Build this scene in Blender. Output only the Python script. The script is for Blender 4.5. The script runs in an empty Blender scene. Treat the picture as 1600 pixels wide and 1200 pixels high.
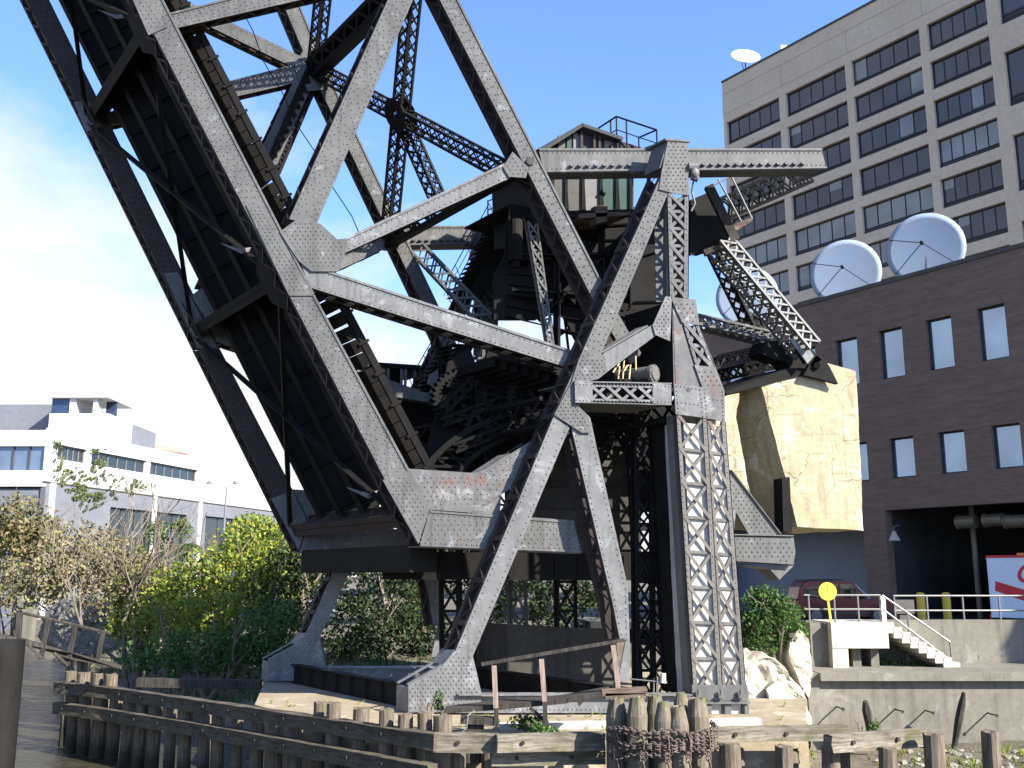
import bpy, bmesh, math, random
from mathutils import Vector, Matrix, noise
V = Vector
R = random.Random(11)
scene = bpy.context.scene
COL = scene.collection
# ---------------------------------------------------------------- camera
F, PCX, PCY, PITCH, EYE = 1555.6, 800.0, 600.0, math.radians(10.92), 5.0
CP, SP = math.cos(PITCH), math.sin(PITCH)
cam_d = bpy.data.cameras.new("camera"); cam_d.lens = 35; cam_d.sensor_width = 36
cam_d.clip_end = 6000; cam_d.clip_start = 0.1
cam = bpy.data.objects.new("camera", cam_d); COL.objects.link(cam)
cam.location = (0, 0, EYE); cam.rotation_euler = (math.pi/2 + PITCH, 0, 0)
scene.camera = cam
D = V((-0.5736, 0.8192, 0.0))          # the river direction: cross members of the skewed bridge run along it
NB = V((0.8192, 0.5736, 0.0))          # away from the river
def ray(px, py):
    u = (px-PCX)/F; v = (PCY-py)/F
    return V((u, CP - v*SP, SP + v*CP))
def U(px, py, Y):
    r = ray(px, py); t = Y/r.y
    return V((r.x*t, Y, EYE + r.z*t))
def onplane(px, py, p0, n):
    r = ray(px, py); o = V((0, 0, EYE))
    return o + r*((p0-o).dot(n)/r.dot(n))
def onz(px, py, z):
    r = ray(px, py); return V((0, 0, EYE)) + r*((z-EYE)/r.z)
# ---------------------------------------------------------------- objects
MW = {}
def wm(o): return MW.get(o.name, Matrix.Identity(4))
def tag(o, label=None, cat=None, group=None, kind=None):
    if label: o["label"] = label
    if cat: o["category"] = cat
    if group: o["group"] = group
    if kind: o["kind"] = kind
    return o
def thing(name, loc, label, cat, group=None, rz=0.0):
    o = bpy.data.objects.new(name, None); COL.objects.link(o)
    o.empty_display_size = 0.2
    o.location = loc; o.rotation_euler = (0, 0, rz)
    MW[o.name] = Matrix.Translation(loc) @ Matrix.Rotation(rz, 4, 'Z')
    return tag(o, label, cat, group)
def copyobj(o, parent=None, off=None):
    c = o.copy(); COL.objects.link(c); MW[c.name] = wm(o).copy()
    if parent is not None: c.parent = parent
    if off is not None:
        c.location = V(c.location) + off
    return c
def copytree(o, off, parent=None):
    c = copyobj(o, parent, off)
    for k in list(o.children): copytree(k, V((0, 0, 0)), c)
    return c
class MB:
    def __init__(s): s.v = []; s.f = []; s.m = []; s.mi = 0
    def add(s, vs, fs):
        b = len(s.v); s.v += [V(p) for p in vs]; s.f += [tuple(b+i for i in f) for f in fs]; s.m += [s.mi]*len(fs)
    def prism(s, poly, off):
        n = len(poly); off = V(off)
        s.add(list(poly) + [p+off for p in poly],
              [tuple(range(n)), tuple(range(2*n-1, n-1, -1))] + [(i, i+n, (i+1) % n + n, (i+1) % n) for i in range(n)])
    def quadp(s, a, b, c, d, off): s.prism([a, b, c, d], off)
    def bar(s, p, q, a, b):
        """box from p to q with half-size vectors a and b"""
        p, q, a, b = V(p), V(q), V(a), V(b)
        s.add([p-a-b, p+a-b, p+a+b, p-a+b, q-a-b, q+a-b, q+a+b, q-a+b],
              [(0, 3, 2, 1), (4, 5, 6, 7), (0, 1, 5, 4), (1, 2, 6, 5), (2, 3, 7, 6), (3, 0, 4, 7)])
    def flat(s, p, q, n, w, t):
        """flat bar, width w in the plane with normal n, thickness t"""
        ax = V(q)-V(p); sd = ax.cross(V(n))
        if sd.length < 1e-6 or ax.length < 1e-6: return
        s.bar(p, q, sd.normalized()*(w/2), V(n).normalized()*(t/2))
    def beam(s, p, q, w, h, up=(0, 0, 1)):
        ax = (V(q)-V(p)).normalized(); sd = ax.cross(V(up))
        if sd.length < 1e-4: sd = ax.cross(V((1, 0, 0)))
        sd.normalize(); u2 = sd.cross(ax).normalized()
        s.bar(p, q, sd*(w/2), u2*(h/2))
    def box(s, c, x, y, z):
        c = V(c); s.bar(c-V((0, 0, z/2)), c+V((0, 0, z/2)), V((x/2, 0, 0)), V((0, y/2, 0)))
    def cyl(s, p, q, r0, r1=None, n=10, caps=True):
        p, q = V(p), V(q); r1 = r0 if r1 is None else r1
        ax = (q-p).normalized(); a = ax.cross(V((0, 0, 1)))
        if a.length < 1e-3: a = ax.cross(V((1, 0, 0)))
        a.normalize(); b = ax.cross(a)
        c = [(math.cos(2*math.pi*i/n), math.sin(2*math.pi*i/n)) for i in range(n)]
        vs = [p + a*(x*r0) + b*(y*r0) for x, y in c] + [q + a*(x*r1) + b*(y*r1) for x, y in c]
        fs = [(i, (i+1) % n, (i+1) % n+n, i+n) for i in range(n)]
        if caps: fs += [tuple(range(n-1, -1, -1)), tuple(range(n, 2*n))]
        s.add(vs, fs)
    def tube(s, pts, r, n=6):
        """swept tube through pts; r number or list"""
        pts = [V(p) for p in pts]; m = len(pts)
        rs = r if isinstance(r, (list, tuple)) else [r]*m
        vs = []; prev = None
        for i, p in enumerate(pts):
            t = (pts[min(i+1, m-1)] - pts[max(i-1, 0)])
            t = t.normalized() if t.length > 1e-9 else V((0, 0, 1))
            if prev is None:
                a = t.cross(V((0, 0, 1)))
                if a.length < 1e-2: a = t.cross(V((1, 0, 0)))
            else:
                a = prev - t*prev.dot(t)
                if a.length < 1e-4: a = t.cross(V((0.3, 1, 0.2)))
            a.normalize(); prev = a; b = t.cross(a)
            for k in range(n):
                an = 2*math.pi*k/n
                vs.append(p + a*(math.cos(an)*rs[i]) + b*(math.sin(an)*rs[i]))
        fs = []
        for i in range(m-1):
            for k in range(n):
                k2 = (k+1) % n
                fs.append((i*n+k, i*n+k2, (i+1)*n+k2, (i+1)*n+k))
        fs += [tuple(range(n-1, -1, -1)), tuple(range((m-1)*n, m*n))]
        s.add(vs, fs)
    def sphere(s, c, rx, ry=None, rz=None, nu=12, nv=8):
        ry = ry or rx; rz = rz or rx; c = V(c)
        vs = [c+V((0, 0, rz))]
        for j in range(1, nv):
            th = math.pi*j/nv
            for i in range(nu):
                ph = 2*math.pi*i/nu
                vs.append(c+V((rx*math.sin(th)*math.cos(ph), ry*math.sin(th)*math.sin(ph), rz*math.cos(th))))
        vs.append(c-V((0, 0, rz))); fs = []
        for i in range(nu):
            fs.append((0, 1+i, 1+(i+1) % nu))
            for j in range(nv-2):
                a = 1+j*nu
                fs.append((a+i, a+nu+i, a+nu+(i+1) % nu, a+(i+1) % nu))
            a = 1+(nv-2)*nu
            fs.append((a+i, len(vs)-1, a+(i+1) % nu))
        s.add(vs, fs)
    def rivet(s, p, n, r=0.024, h=0.018):
        p = V(p); n = V(n).normalized(); a = n.cross(V((0, 0, 1)))
        if a.length < 1e-3: a = V((1, 0, 0))
        a.normalize(); b = n.cross(a)
        c = [(math.cos(math.pi*i/3), math.sin(math.pi*i/3)) for i in range(6)]
        s.add([p+a*(x*r)+b*(y*r) for x, y in c] + [p+n*h+a*(x*r*.55)+b*(y*r*.55) for x, y in c],
              [tuple(range(6, 12))] + [(i, (i+1) % 6, (i+1) % 6+6, i+6) for i in range(6)])
    def build_each(s, name, mat, parent=None, **kw):
        """one object per loose piece"""
        par = list(range(len(s.v)))
        def find(i):
            while par[i] != i: par[i] = par[par[i]]; i = par[i]
            return i
        for f in s.f:
            for i in f[1:]: par[find(i)] = find(f[0])
        gr = {}
        for f in s.f: gr.setdefault(find(f[0]), []).append(f)
        out = []
        for fs in gr.values():
            m = MB(); idx = {}
            for f in fs:
                for i in f:
                    if i not in idx: idx[i] = len(m.v); m.v.append(s.v[i])
                m.f.append(tuple(idx[i] for i in f)); m.m.append(0)
            out.append(m.build(name, mat, parent, **kw))
        return out
    def build(s, name, mat, parent=None, smooth=False, label=None, recalc=True):
        me = bpy.data.meshes.new(name); o = bpy.data.objects.new(name, me)
        COL.objects.link(o)
        if parent is not None:
            inv = wm(parent).inverted(); o.parent = parent; MW[o.name] = wm(parent).copy()
        else:
            lo = V((min(p.x for p in s.v), min(p.y for p in s.v), min(p.z for p in s.v)))
            hi = V((max(p.x for p in s.v), max(p.y for p in s.v), max(p.z for p in s.v)))
            loc = V(((lo.x+hi.x)/2, (lo.y+hi.y)/2, lo.z))
            o.location = loc; MW[o.name] = Matrix.Translation(loc); inv = Matrix.Translation(-loc)
        me.from_pydata([tuple(inv @ p) for p in s.v], [], s.f)
        if recalc:
            bm = bmesh.new(); bm.from_mesh(me); bmesh.ops.recalc_face_normals(bm, faces=bm.faces[:]); bm.to_mesh(me); bm.free()
        for mm in (mat if isinstance(mat, (list, tuple)) else [mat]): me.materials.append(mm)
        if any(s.m): me.polygons.foreach_set("material_index", s.m)
        if smooth:
            for p in me.polygons: p.use_smooth = True
        if label: o["label"] = label
        return o
# ---------------------------------------------------------------- materials
def newmat(name):
    m = bpy.data.materials.new(name); m.use_nodes = True
    nt = m.node_tree; b = nt.nodes["Principled BSDF"]
    return m, nt, b
def nd(nt, t, **kw):
    n = nt.nodes.new(t)
    for k, v in kw.items():
        if k in n.inputs: n.inputs[k].default_value = v
        else: setattr(n, k, v)
    return n
def noise_tex(nt, vec, scale, detail=6, rough=.6, dist=0):
    n = nt.nodes.new("ShaderNodeTexNoise"); n.inputs["Scale"].default_value = scale
    n.inputs["Detail"].default_value = detail; n.inputs["Roughness"].default_value = rough
    n.inputs["Distortion"].default_value = dist
    nt.links.new(vec, n.inputs["Vector"]); return n.outputs["Fac"]
def ramp(nt, fac, stops):
    r = nt.nodes.new("ShaderNodeValToRGB"); e = r.color_ramp.elements
    while len(e) > 1: e.remove(e[-1])
    e[0].position = stops[0][0]; e[0].color = (*stops[0][1], 1) if len(stops[0][1]) == 3 else stops[0][1]
    for p, c in stops[1:]:
        x = e.new(p); x.color = (*c, 1)
    nt.links.new(fac, r.inputs["Fac"]); return r.outputs["Color"]
def g(x): return (x, x, x)
def mixc(nt, fac, a, b, mode='MIX'):
    m = nt.nodes.new("ShaderNodeMix"); m.data_type = 'RGBA'; m.blend_type = mode
    for sock, v in ((m.inputs[0], fac), (m.inputs[6], a), (m.inputs[7], b)):
        if hasattr(v, "links"): nt.links.new(v, sock)
        else: sock.default_value = v if not isinstance(v, tuple) else (*v, 1)
    return m.outputs[2]
def bump(nt, b, h, strength=.3, dist=.02):
    n = nt.nodes.new("ShaderNodeBump"); n.inputs["Strength"].default_value = strength
    n.inputs["Distance"].default_value = dist
    nt.links.new(h, n.inputs["Height"]); nt.links.new(n.outputs["Normal"], b.inputs["Normal"])
def objvec(nt, kind="Object", scale=None):
    c = nt.nodes.new("ShaderNodeTexCoord"); o = c.outputs[kind]
    if scale:
        m = nt.nodes.new("ShaderNodeMapping"); m.inputs["Scale"].default_value = scale
        nt.links.new(o, m.inputs["Vector"]); o = m.outputs["Vector"]
    return o
def weathered(name, c0, c1, rust=(.10, .045, .025), rust_amt=.5, pale=None, pale_amt=.0, rough=.6, scale=1.0, spec=.35, bmp=.25, streak=None):
    """painted / weathered surface: two tones, rust blotches and pale scuffs"""
    m, nt, b = newmat(name); v = objvec(nt)
    n1 = noise_tex(nt, v, .9*scale, 8, .62); n2 = noise_tex(nt, v, 9*scale, 5, .7)
    col = ramp(nt, n1, [(.32, c0), (.68, c1)])
    col = mixc(nt, .24, col, ramp(nt, n2, [(.3, tuple(x*.55 for x in c0)), (.7, tuple(min(1, x*1.25) for x in c1))]))
    if streak:
        vs = objvec(nt, "Object", (4.0*scale, 4.0*scale, .35*scale))
        st = noise_tex(nt, vs, 1.5, 6, .6)
        col = mixc(nt, ramp(nt, st, [(.5, g(0)), (.75, g(streak))]), col, tuple(x*.4 for x in c0))
    if pale:
        n4 = noise_tex(nt, v, 2.1*scale, 9, .7, .6)
        col = mixc(nt, ramp(nt, n4, [(.60-.2*pale_amt, g(0)), (.72-.2*pale_amt, g(.8))]), col, pale)
    if rust_amt > 0:
        n3 = noise_tex(nt, v, 1.7*scale, 10, .72, .4)
        col = mixc(nt, ramp(nt, n3, [(.72-.22*rust_amt, g(0)), (.80-.2*rust_amt, g(.85))]), col, rust)
    nt.links.new(col, b.inputs["Base Color"])
    b.inputs["Roughness"].default_value = rough; b.inputs["Specular IOR Level"].default_value = spec
    if bmp: bump(nt, b, n2, bmp, .012)
    return m
def plain(name, c, rough=.6, metal=0.0, var=.25, scale=6, spec=.4):
    m, nt, b = newmat(name); v = objvec(nt)
    n = noise_tex(nt, v, scale, 5, .6)
    nt.links.new(ramp(nt, n, [(.3, tuple(x*(1-var) for x in c)), (.7, tuple(min(1, x*(1+var)) for x in c))]), b.inputs["Base Color"])
    b.inputs["Roughness"].default_value = rough; b.inputs["Metallic"].default_value = metal
    b.inputs["Specular IOR Level"].default_value = spec
    return m
M = {}
M['steel'] = weathered("grey_steel_paint", (0.0666, 0.0649, 0.0606), (0.1204, 0.1179, 0.1102), rust_amt=.42, pale=(0.2152, 0.2152, 0.2152), pale_amt=.1, rough=.55, streak=.55)
M['steel_pale'] = weathered("worn_pale_steel_paint", (0.093, 0.091, 0.087), (0.158, 0.156, 0.151), rust=(0.1575, 0.0893, 0.0683), rust_amt=.42, pale=(0.235, 0.237, 0.24), pale_amt=.3, rough=.55, streak=.55)
M['steel_rust'] = weathered("rust_blotched_steel_paint", (0.0806, 0.0781, 0.0756), (0.1310, 0.1260, 0.1210), rust=(0.1361, 0.0655, 0.0454), rust_amt=.75, pale=(0.2520, 0.2470, 0.2419), pale_amt=.3, rough=.6, streak=.55)
M['steel_warm'] = weathered("warm_grey_steel_paint", (.085, .076, .066), (.145, .132, .116), rust=(.16, .08, .05), rust_amt=.4, rough=.6, streak=.55)
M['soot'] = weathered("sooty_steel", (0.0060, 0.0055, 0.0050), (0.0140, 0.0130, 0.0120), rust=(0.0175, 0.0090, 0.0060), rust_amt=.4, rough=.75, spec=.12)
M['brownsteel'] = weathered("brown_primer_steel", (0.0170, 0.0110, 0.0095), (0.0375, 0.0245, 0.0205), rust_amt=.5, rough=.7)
M['tie'] = weathered("creosoted_timber", (0.0050, 0.0040, 0.0035), (0.0125, 0.0100, 0.0080), rust_amt=.2, rough=.9, spec=.1)
M['counter'] = weathered("yellowed_concrete", (.29, .245, .145), (.40, .35, .235), rust=(.22, .165, .085), rust_amt=.32, pale=(.56, .52, .42), pale_amt=.3, rough=.9, scale=.8, spec=.2, bmp=.8, streak=.6)
def cracked(m, scale, col=(.10, .075, .04)):
    nt = m.node_tree; b = nt.nodes["Principled BSDF"]; src = b.inputs["Base Color"].links[0].from_socket
    v = objvec(nt); nz = nt.nodes.new("ShaderNodeTexNoise"); nz.inputs["Scale"].default_value = 1.6; nz.inputs["Detail"].default_value = 7
    nt.links.new(v, nz.inputs["Vector"]); ad = nt.nodes.new("ShaderNodeMix"); ad.data_type = 'RGBA'; ad.blend_type = 'LINEAR_LIGHT'; ad.inputs[0].default_value = .35
    nt.links.new(v, ad.inputs[6]); nt.links.new(nz.outputs["Color"], ad.inputs[7])
    vo = nt.nodes.new("ShaderNodeTexVoronoi"); vo.feature = 'DISTANCE_TO_EDGE'; vo.inputs["Scale"].default_value = scale
    nt.links.new(ad.outputs[2], vo.inputs["Vector"])
    pick = noise_tex(nt, v, .55, 3, .5)
    mk = nt.nodes.new("ShaderNodeMath"); mk.operation = 'MULTIPLY'
    nt.links.new(ramp(nt, vo.outputs["Distance"], [(0.0, g(.9)), (.013, g(0))]), mk.inputs[0])
    nt.links.new(ramp(nt, pick, [(.44, g(0)), (.52, g(1))]), mk.inputs[1])
    nt.links.new(mixc(nt, mk.outputs[0], src, col), b.inputs["Base Color"])
cracked(M['counter'], .75)
def formlines(m, gap, col):
    nt = m.node_tree; b = nt.nodes["Principled BSDF"]; src = b.inputs["Base Color"].links[0].from_socket
    v = objvec(nt); sp = nt.nodes.new("ShaderNodeSeparateXYZ"); nt.links.new(v, sp.inputs[0])
    nz = noise_tex(nt, v, .9, 5, .6); a = nt.nodes.new("ShaderNodeMath"); a.operation = 'MULTIPLY_ADD'; nt.links.new(nz, a.inputs[0]); a.inputs[1].default_value = .10; nt.links.new(sp.outputs["Z"], a.inputs[2])
    md = nt.nodes.new("ShaderNodeMath"); md.operation = 'PINGPONG'; nt.links.new(a.outputs[0], md.inputs[0]); md.inputs[1].default_value = gap
    pick = noise_tex(nt, v, 1.4, 4, .6); mk = nt.nodes.new("ShaderNodeMath"); mk.operation = 'MULTIPLY'
    nt.links.new(ramp(nt, md.outputs[0], [(0.0, g(.8)), (.022, g(0))]), mk.inputs[0]); nt.links.new(ramp(nt, pick, [(.42, g(0)), (.58, g(1))]), mk.inputs[1])
    nt.links.new(mixc(nt, mk.outputs[0], src, col), b.inputs["Base Color"])
formlines(M['counter'], .27, (.17, .13, .07))
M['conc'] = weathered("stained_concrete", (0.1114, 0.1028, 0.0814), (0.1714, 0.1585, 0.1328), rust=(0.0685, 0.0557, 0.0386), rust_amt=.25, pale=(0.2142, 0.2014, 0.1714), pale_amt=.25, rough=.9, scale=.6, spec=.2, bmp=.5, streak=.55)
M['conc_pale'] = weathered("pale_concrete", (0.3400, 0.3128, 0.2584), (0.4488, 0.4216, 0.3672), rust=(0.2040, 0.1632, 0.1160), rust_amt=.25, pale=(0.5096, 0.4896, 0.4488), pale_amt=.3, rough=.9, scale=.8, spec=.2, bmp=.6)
M['conc_dark'] = weathered("dark_concrete", (0.0385, 0.0350, 0.0294), (0.0770, 0.0700, 0.0595), rust=(0.0210, 0.0175, 0.0140), rust_amt=.4, rough=.9, scale=.6, spec=.2, streak=.6)  # darker, streaked concrete tone
M['timber'] = None
def timber(name, c0, c1, moss=.0, axis=None, amt=.5):
    m, nt, b = newmat(name)
    sc = axis or (1.2, 12, 12)
    v = objvec(nt, "Object", sc); v0 = objvec(nt)
    n1 = noise_tex(nt, v, 1.6, 8, .68, .3); n2 = noise_tex(nt, v0, 1.4, 6, .6)
    col = ramp(nt, n1, [(.30, tuple(x*.35 for x in c0)), (.45, c0), (.70, c1)])
    col = mixc(nt, ramp(nt, n2, [(.4, g(0)), (.7, g(amt))]), col, tuple(x*.4 for x in c0))
    if moss:
        n3 = noise_tex(nt, v0, 2.6, 6, .6)
        col = mixc(nt, ramp(nt, n3, [(.55-moss*.3, g(0)), (.7-moss*.3, g(.75))]), col, (.075, .078, .035))
    nt.links.new(col, b.inputs["Base Color"]); b.inputs["Roughness"].default_value = .88
    b.inputs["Specular IOR Level"].default_value = .2
    bump(nt, b, n1, .6, .02); return m
M['wale'] = timber("grey_wale_timber", (0.1200, 0.1013, 0.0750), (0.2475, 0.2175, 0.1800), .1, (1.5, 1.5, 14))
M['wale_dark'] = timber("dark_wale_timber", (0.0562, 0.0450, 0.0338), (0.1275, 0.1050, 0.0825), .1, (1.5, 1.5, 14))
M['pile'] = timber("weathered_pile_timber", (0.0975, 0.0750, 0.0562), (0.2100, 0.1725, 0.1312), .12, (14, 14, 1.1))
def wetline(m, z0, z1, col):
    nt = m.node_tree; b = nt.nodes["Principled BSDF"]; src = b.inputs["Base Color"].links[0].from_socket
    v = objvec(nt); sp = nt.nodes.new("ShaderNodeSeparateXYZ"); nt.links.new(v, sp.inputs[0]); nz = noise_tex(nt, v, 5, 5, .6)
    a = nt.nodes.new("ShaderNodeMath"); a.operation = 'MULTIPLY_ADD'; nt.links.new(nz, a.inputs[0]); a.inputs[1].default_value = -.5; nt.links.new(sp.outputs["Z"], a.inputs[2])
    mr = nt.nodes.new("ShaderNodeMapRange"); nt.links.new(a.outputs[0], mr.inputs[0]); mr.inputs[1].default_value = z0; mr.inputs[2].default_value = z1; mr.inputs[3].default_value = .88; mr.inputs[4].default_value = 0
    nt.links.new(mixc(nt, mr.outputs[0], src, col), b.inputs["Base Color"])
wetline(M['pile'], 2.35, 2.85, (.014, .014, .009))
M['dolphin'] = timber("mossy_pile_timber", (0.1069, 0.0872, 0.0647), (0.2025, 0.1744, 0.1350), .36, (12, 12, .9), .35)
M['plank'] = timber("brown_plank", (0.0900, 0.0638, 0.0450), (0.1950, 0.1500, 0.1200), 0, (1.5, 10, 10))
M['rail_wood'] = timber("pinkish_post_wood", (0.1950, 0.1425, 0.1125), (0.3150, 0.2475, 0.2025), 0, (10, 10, 1))
M['darkwood'] = timber("dark_wet_timber", (.03, .026, .022), (.07, .06, .05), 0, (10, 10, 1.2))
# ---------------------------------------------------------------- sun and sky
SUN = V((.66, -.52, .545)).normalized()
el = math.asin(SUN.z); az = math.atan2(SUN.x, SUN.y)
sun_d = bpy.data.lights.new("sun", 'SUN'); sun_d.energy = 5.0; sun_d.angle = math.radians(.53); sun_d.color = (1.0, .95, .86)
sun = bpy.data.objects.new("sun", sun_d); COL.objects.link(sun)
sun.rotation_euler = (-SUN).to_track_quat('-Z', 'Y').to_euler()
world = bpy.data.worlds.new("World"); scene.world = world; world.use_nodes = True
wt = world.node_tree
bg = wt.nodes["Background"]; bg.inputs["Strength"].default_value = .05
sky = wt.nodes.new("ShaderNodeTexSky"); sky.sky_type = 'NISHITA'; sky.sun_disc = False
sky.sun_elevation = el; sky.sun_rotation = az; sky.air_density = 1.0; sky.dust_density = .6; sky.ozone_density = 2.5
tc = wt.nodes.new("ShaderNodeTexCoord")
mp = wt.nodes.new("ShaderNodeMapping"); mp.inputs["Scale"].default_value = (1.0, 1.0, 2.2)
mp.inputs["Location"].default_value = (.35, 0.1, .2)
wt.links.new(tc.outputs["Generated"], mp.inputs["Vector"])
cn = noise_tex(wt, mp.outputs["Vector"], 3.0, 9, .58, .25)
sx = wt.nodes.new("ShaderNodeSeparateXYZ"); wt.links.new(tc.outputs["Generated"], sx.inputs[0])
def wmath(op, a, b):
    n = wt.nodes.new("ShaderNodeMath"); n.operation = op
    for i, v in enumerate((a, b)):
        if hasattr(v, "links"): wt.links.new(v, n.inputs[i])
        else: n.inputs[i].default_value = v
    return n.outputs[0]
# thick cloud low in the sky and to the left, clear blue above right
lowz = wmath('SUBTRACT', .44, sx.outputs["Z"])
leftx = wmath('MULTIPLY', sx.outputs["X"], -.75)
bias = wmath('ADD', wmath('MULTIPLY', lowz, 1.15), wmath('ADD', wmath('MULTIPLY', leftx, .62), -.1))
behind = wmath('MULTIPLY', wmath('MINIMUM', sx.outputs["Y"], 0.0), .9)   # clearer sky over the river behind
cl = wmath('ADD', cn, wmath('ADD', bias, behind))
cmask = ramp(wt, cl, [(.52, g(0)), (.80, g(1))])
bright = mixc(wt, 1.0, sky.outputs["Color"], (1.48, 1.72, 2.28), 'MULTIPLY')
skyc = mixc(wt, cmask, bright, (6.0, 6.03, 6.1))
wt.links.new(skyc, bg.inputs["Color"])
vs_ = scene.view_settings; vs_.view_transform = 'Standard'; vs_.look = 'None'; vs_.exposure = 1.8; vs_.gamma = 1
scene.render.engine = 'CYCLES'
scene.cycles.max_bounces = 6; scene.cycles.diffuse_bounces = 3; scene.cycles.glossy_bounces = 3
# ================================================================ riveted steel members
YT, YL = 25.0, 25.61
DQ_L = D*(7.57); DQ_T = D*8.9
FRONT = V((0, -1, 0))
def inside(p, poly):
    x, y = p; c = False; n = len(poly)
    for i in range(n):
        x1, y1 = poly[i]; x2, y2 = poly[i-1]
        if (y1 > y) != (y2 > y) and x < (x2-x1)*(y-y1)/(y2-y1)+x1: c = not c
    return c
def edge_dist(p, poly):
    best = 1e9; P = V((p[0], p[1]))
    for i in range(len(poly)):
        a = V(poly[i]).to_2d() if False else V((poly[i][0], poly[i][1])); b = V((poly[i-1][0], poly[i-1][1]))
        ab = b-a; t = max(0, min(1, (P-a).dot(ab)/max(1e-9, ab.length_squared)))
        best = min(best, (a+ab*t-P).length)
    return best
def plate(mb, px, Y, t=.035, rv=0, margin=5, stag=True, jit=0):
    pts = [U(x, y, Y) for x, y in px]
    mb.prism(pts, D*t)
    if rv:
        xs = [p[0] for p in px]; ys = [p[1] for p in px]; y = min(ys)+margin; row = 0
        while y < max(ys):
            x = min(xs)+margin+(rv/2 if row % 2 and stag else 0)
            while x < max(xs):
                if inside((x, y), px) and edge_dist((x, y), px) > margin-1:
                    mb.rivet(U(x, y, Y), FRONT)
                x += rv
            y += rv*.75; row += 1
def edge_rivets(mb, a, b, Y, n=None, step=8.5, r=.024):
    L = math.hypot(b[0]-a[0], b[1]-a[1]); n = n or max(2, int(L/step))
    for i in range(n+1):
        t = i/n; mb.rivet(U(a[0]+(b[0]-a[0])*t, a[1]+(b[1]-a[1])*t, Y), FRONT, r)
def lerp2(a, b, t): return (a[0]+(b[0]-a[0])*t, a[1]+(b[1]-a[1])*t)
def member(mb, aL, bL, aR, bR, Y, depth=.6, lace=(True, True), cover=(False, False), rows=2, fill=0, back=True, step=8.5, batten=0, flange=.10):
    """box member: riveted face plate aL-bL-bR-aR (pixels on the plane Y), a twin plate behind, laced or covered sides"""
    q = [U(*p, Y) for p in (aL, bL, bR, aR)]
    t = .03
    mb.prism(q, D*t)
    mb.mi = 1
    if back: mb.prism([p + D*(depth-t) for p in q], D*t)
    ax = (q[1]-q[0]).normalized()
    for k, (e0, e1, sgn) in enumerate(((q[0], q[1], 1), (q[3], q[2], -1))):
        inw = (q[3]-q[0]) - ax*(q[3]-q[0]).dot(ax); inw = inw.normalized()*sgn
        if cover[k]:
            mb.mi = 0; o = -inw*.02
            mb.prism([e0+o, e1+o, e1+o+D*depth, e0+o+D*depth], -inw*.025)
            ov = -inw*.02; 
            mb.prism([e0+o-D*.03, e1+o-D*.03, e1+o-D*.002, e0+o-D*.002], inw*.05)
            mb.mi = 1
        else:
            for d0 in ((.03,), (.03, depth-.03-flange))[1 if back else 0]:
                mb.prism([e0+D*d0, e1+D*d0, e1+D*(d0+flange), e0+D*(d0+flange)], inw*.022)
            if lace[k] and back:
                L = (e1-e0).length; n = max(2, int(L/(depth*.62))); 
                nrm = inw
                for i in range(n):
                    s0, s1 = (.08, depth-.08) if i % 2 == 0 else (depth-.08, .08)
                    p = e0+(e1-e0)*(i/n) + D*s0 - inw*.012; r = e0+(e1-e0)*((i+1)/n) + D*s1 - inw*.012
                    mb.flat(p, r, nrm, .085, .018)
                    if batten and i % batten == 0:
                        c = e0+(e1-e0)*(i/n)
                        mb.bar(c+D*.02-inw*.024, c+D*(depth-.02)-inw*.024, ax*.07, inw*.008)
    mb.mi = 0
    if rows:
        for side in (0, 1):
            a, b, a2, b2 = (aL, bL, aR, bR) if side == 0 else (aR, bR, aL, bL)
            wa = math.hypot(a[0]-a2[0], a[1]-a2[1]); wb = math.hypot(b[0]-b2[0], b[1]-b2[1])
            edge_rivets(mb, lerp2(a, a2, 4.5/wa), lerp2(b, b2, 4.5/wb), Y, step=step)
            if rows > 1 and wa > 26: edge_rivets(mb, lerp2(a, a2, 11/wa), lerp2(b, b2, 11/wb), Y, step=step*1.35)
    if fill:
        n = max(2, int(math.hypot(bL[0]-aL[0], bL[1]-aL[1])/fill))
        for i in range(n):
            t2 = (i+.5)/n
            for s in ((.38, .62) if i % 2 else (.5,)):
                p = lerp2(lerp2(aL, bL, t2), lerp2(aR, bR, t2), s); mb.rivet(U(*p, Y), FRONT)
def cmember(mb, a, b, w, Y, w2=None, **kw):
    """member from pixel centre line a-b with width w pixels"""
    dx, dy = b[0]-a[0], b[1]-a[1]; L = math.hypot(dx, dy); nx, ny = dy/L, -dx/L
    w2 = w2 or w
    if nx > 0: nx, ny = -nx, -ny
    member(mb, (a[0]+nx*w/2, a[1]+ny*w/2), (b[0]+nx*w2/2, b[1]+ny*w2/2),
           (a[0]-nx*w/2, a[1]-ny*w/2), (b[0]-nx*w2/2, b[1]-ny*w2/2), Y, **kw)
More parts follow.
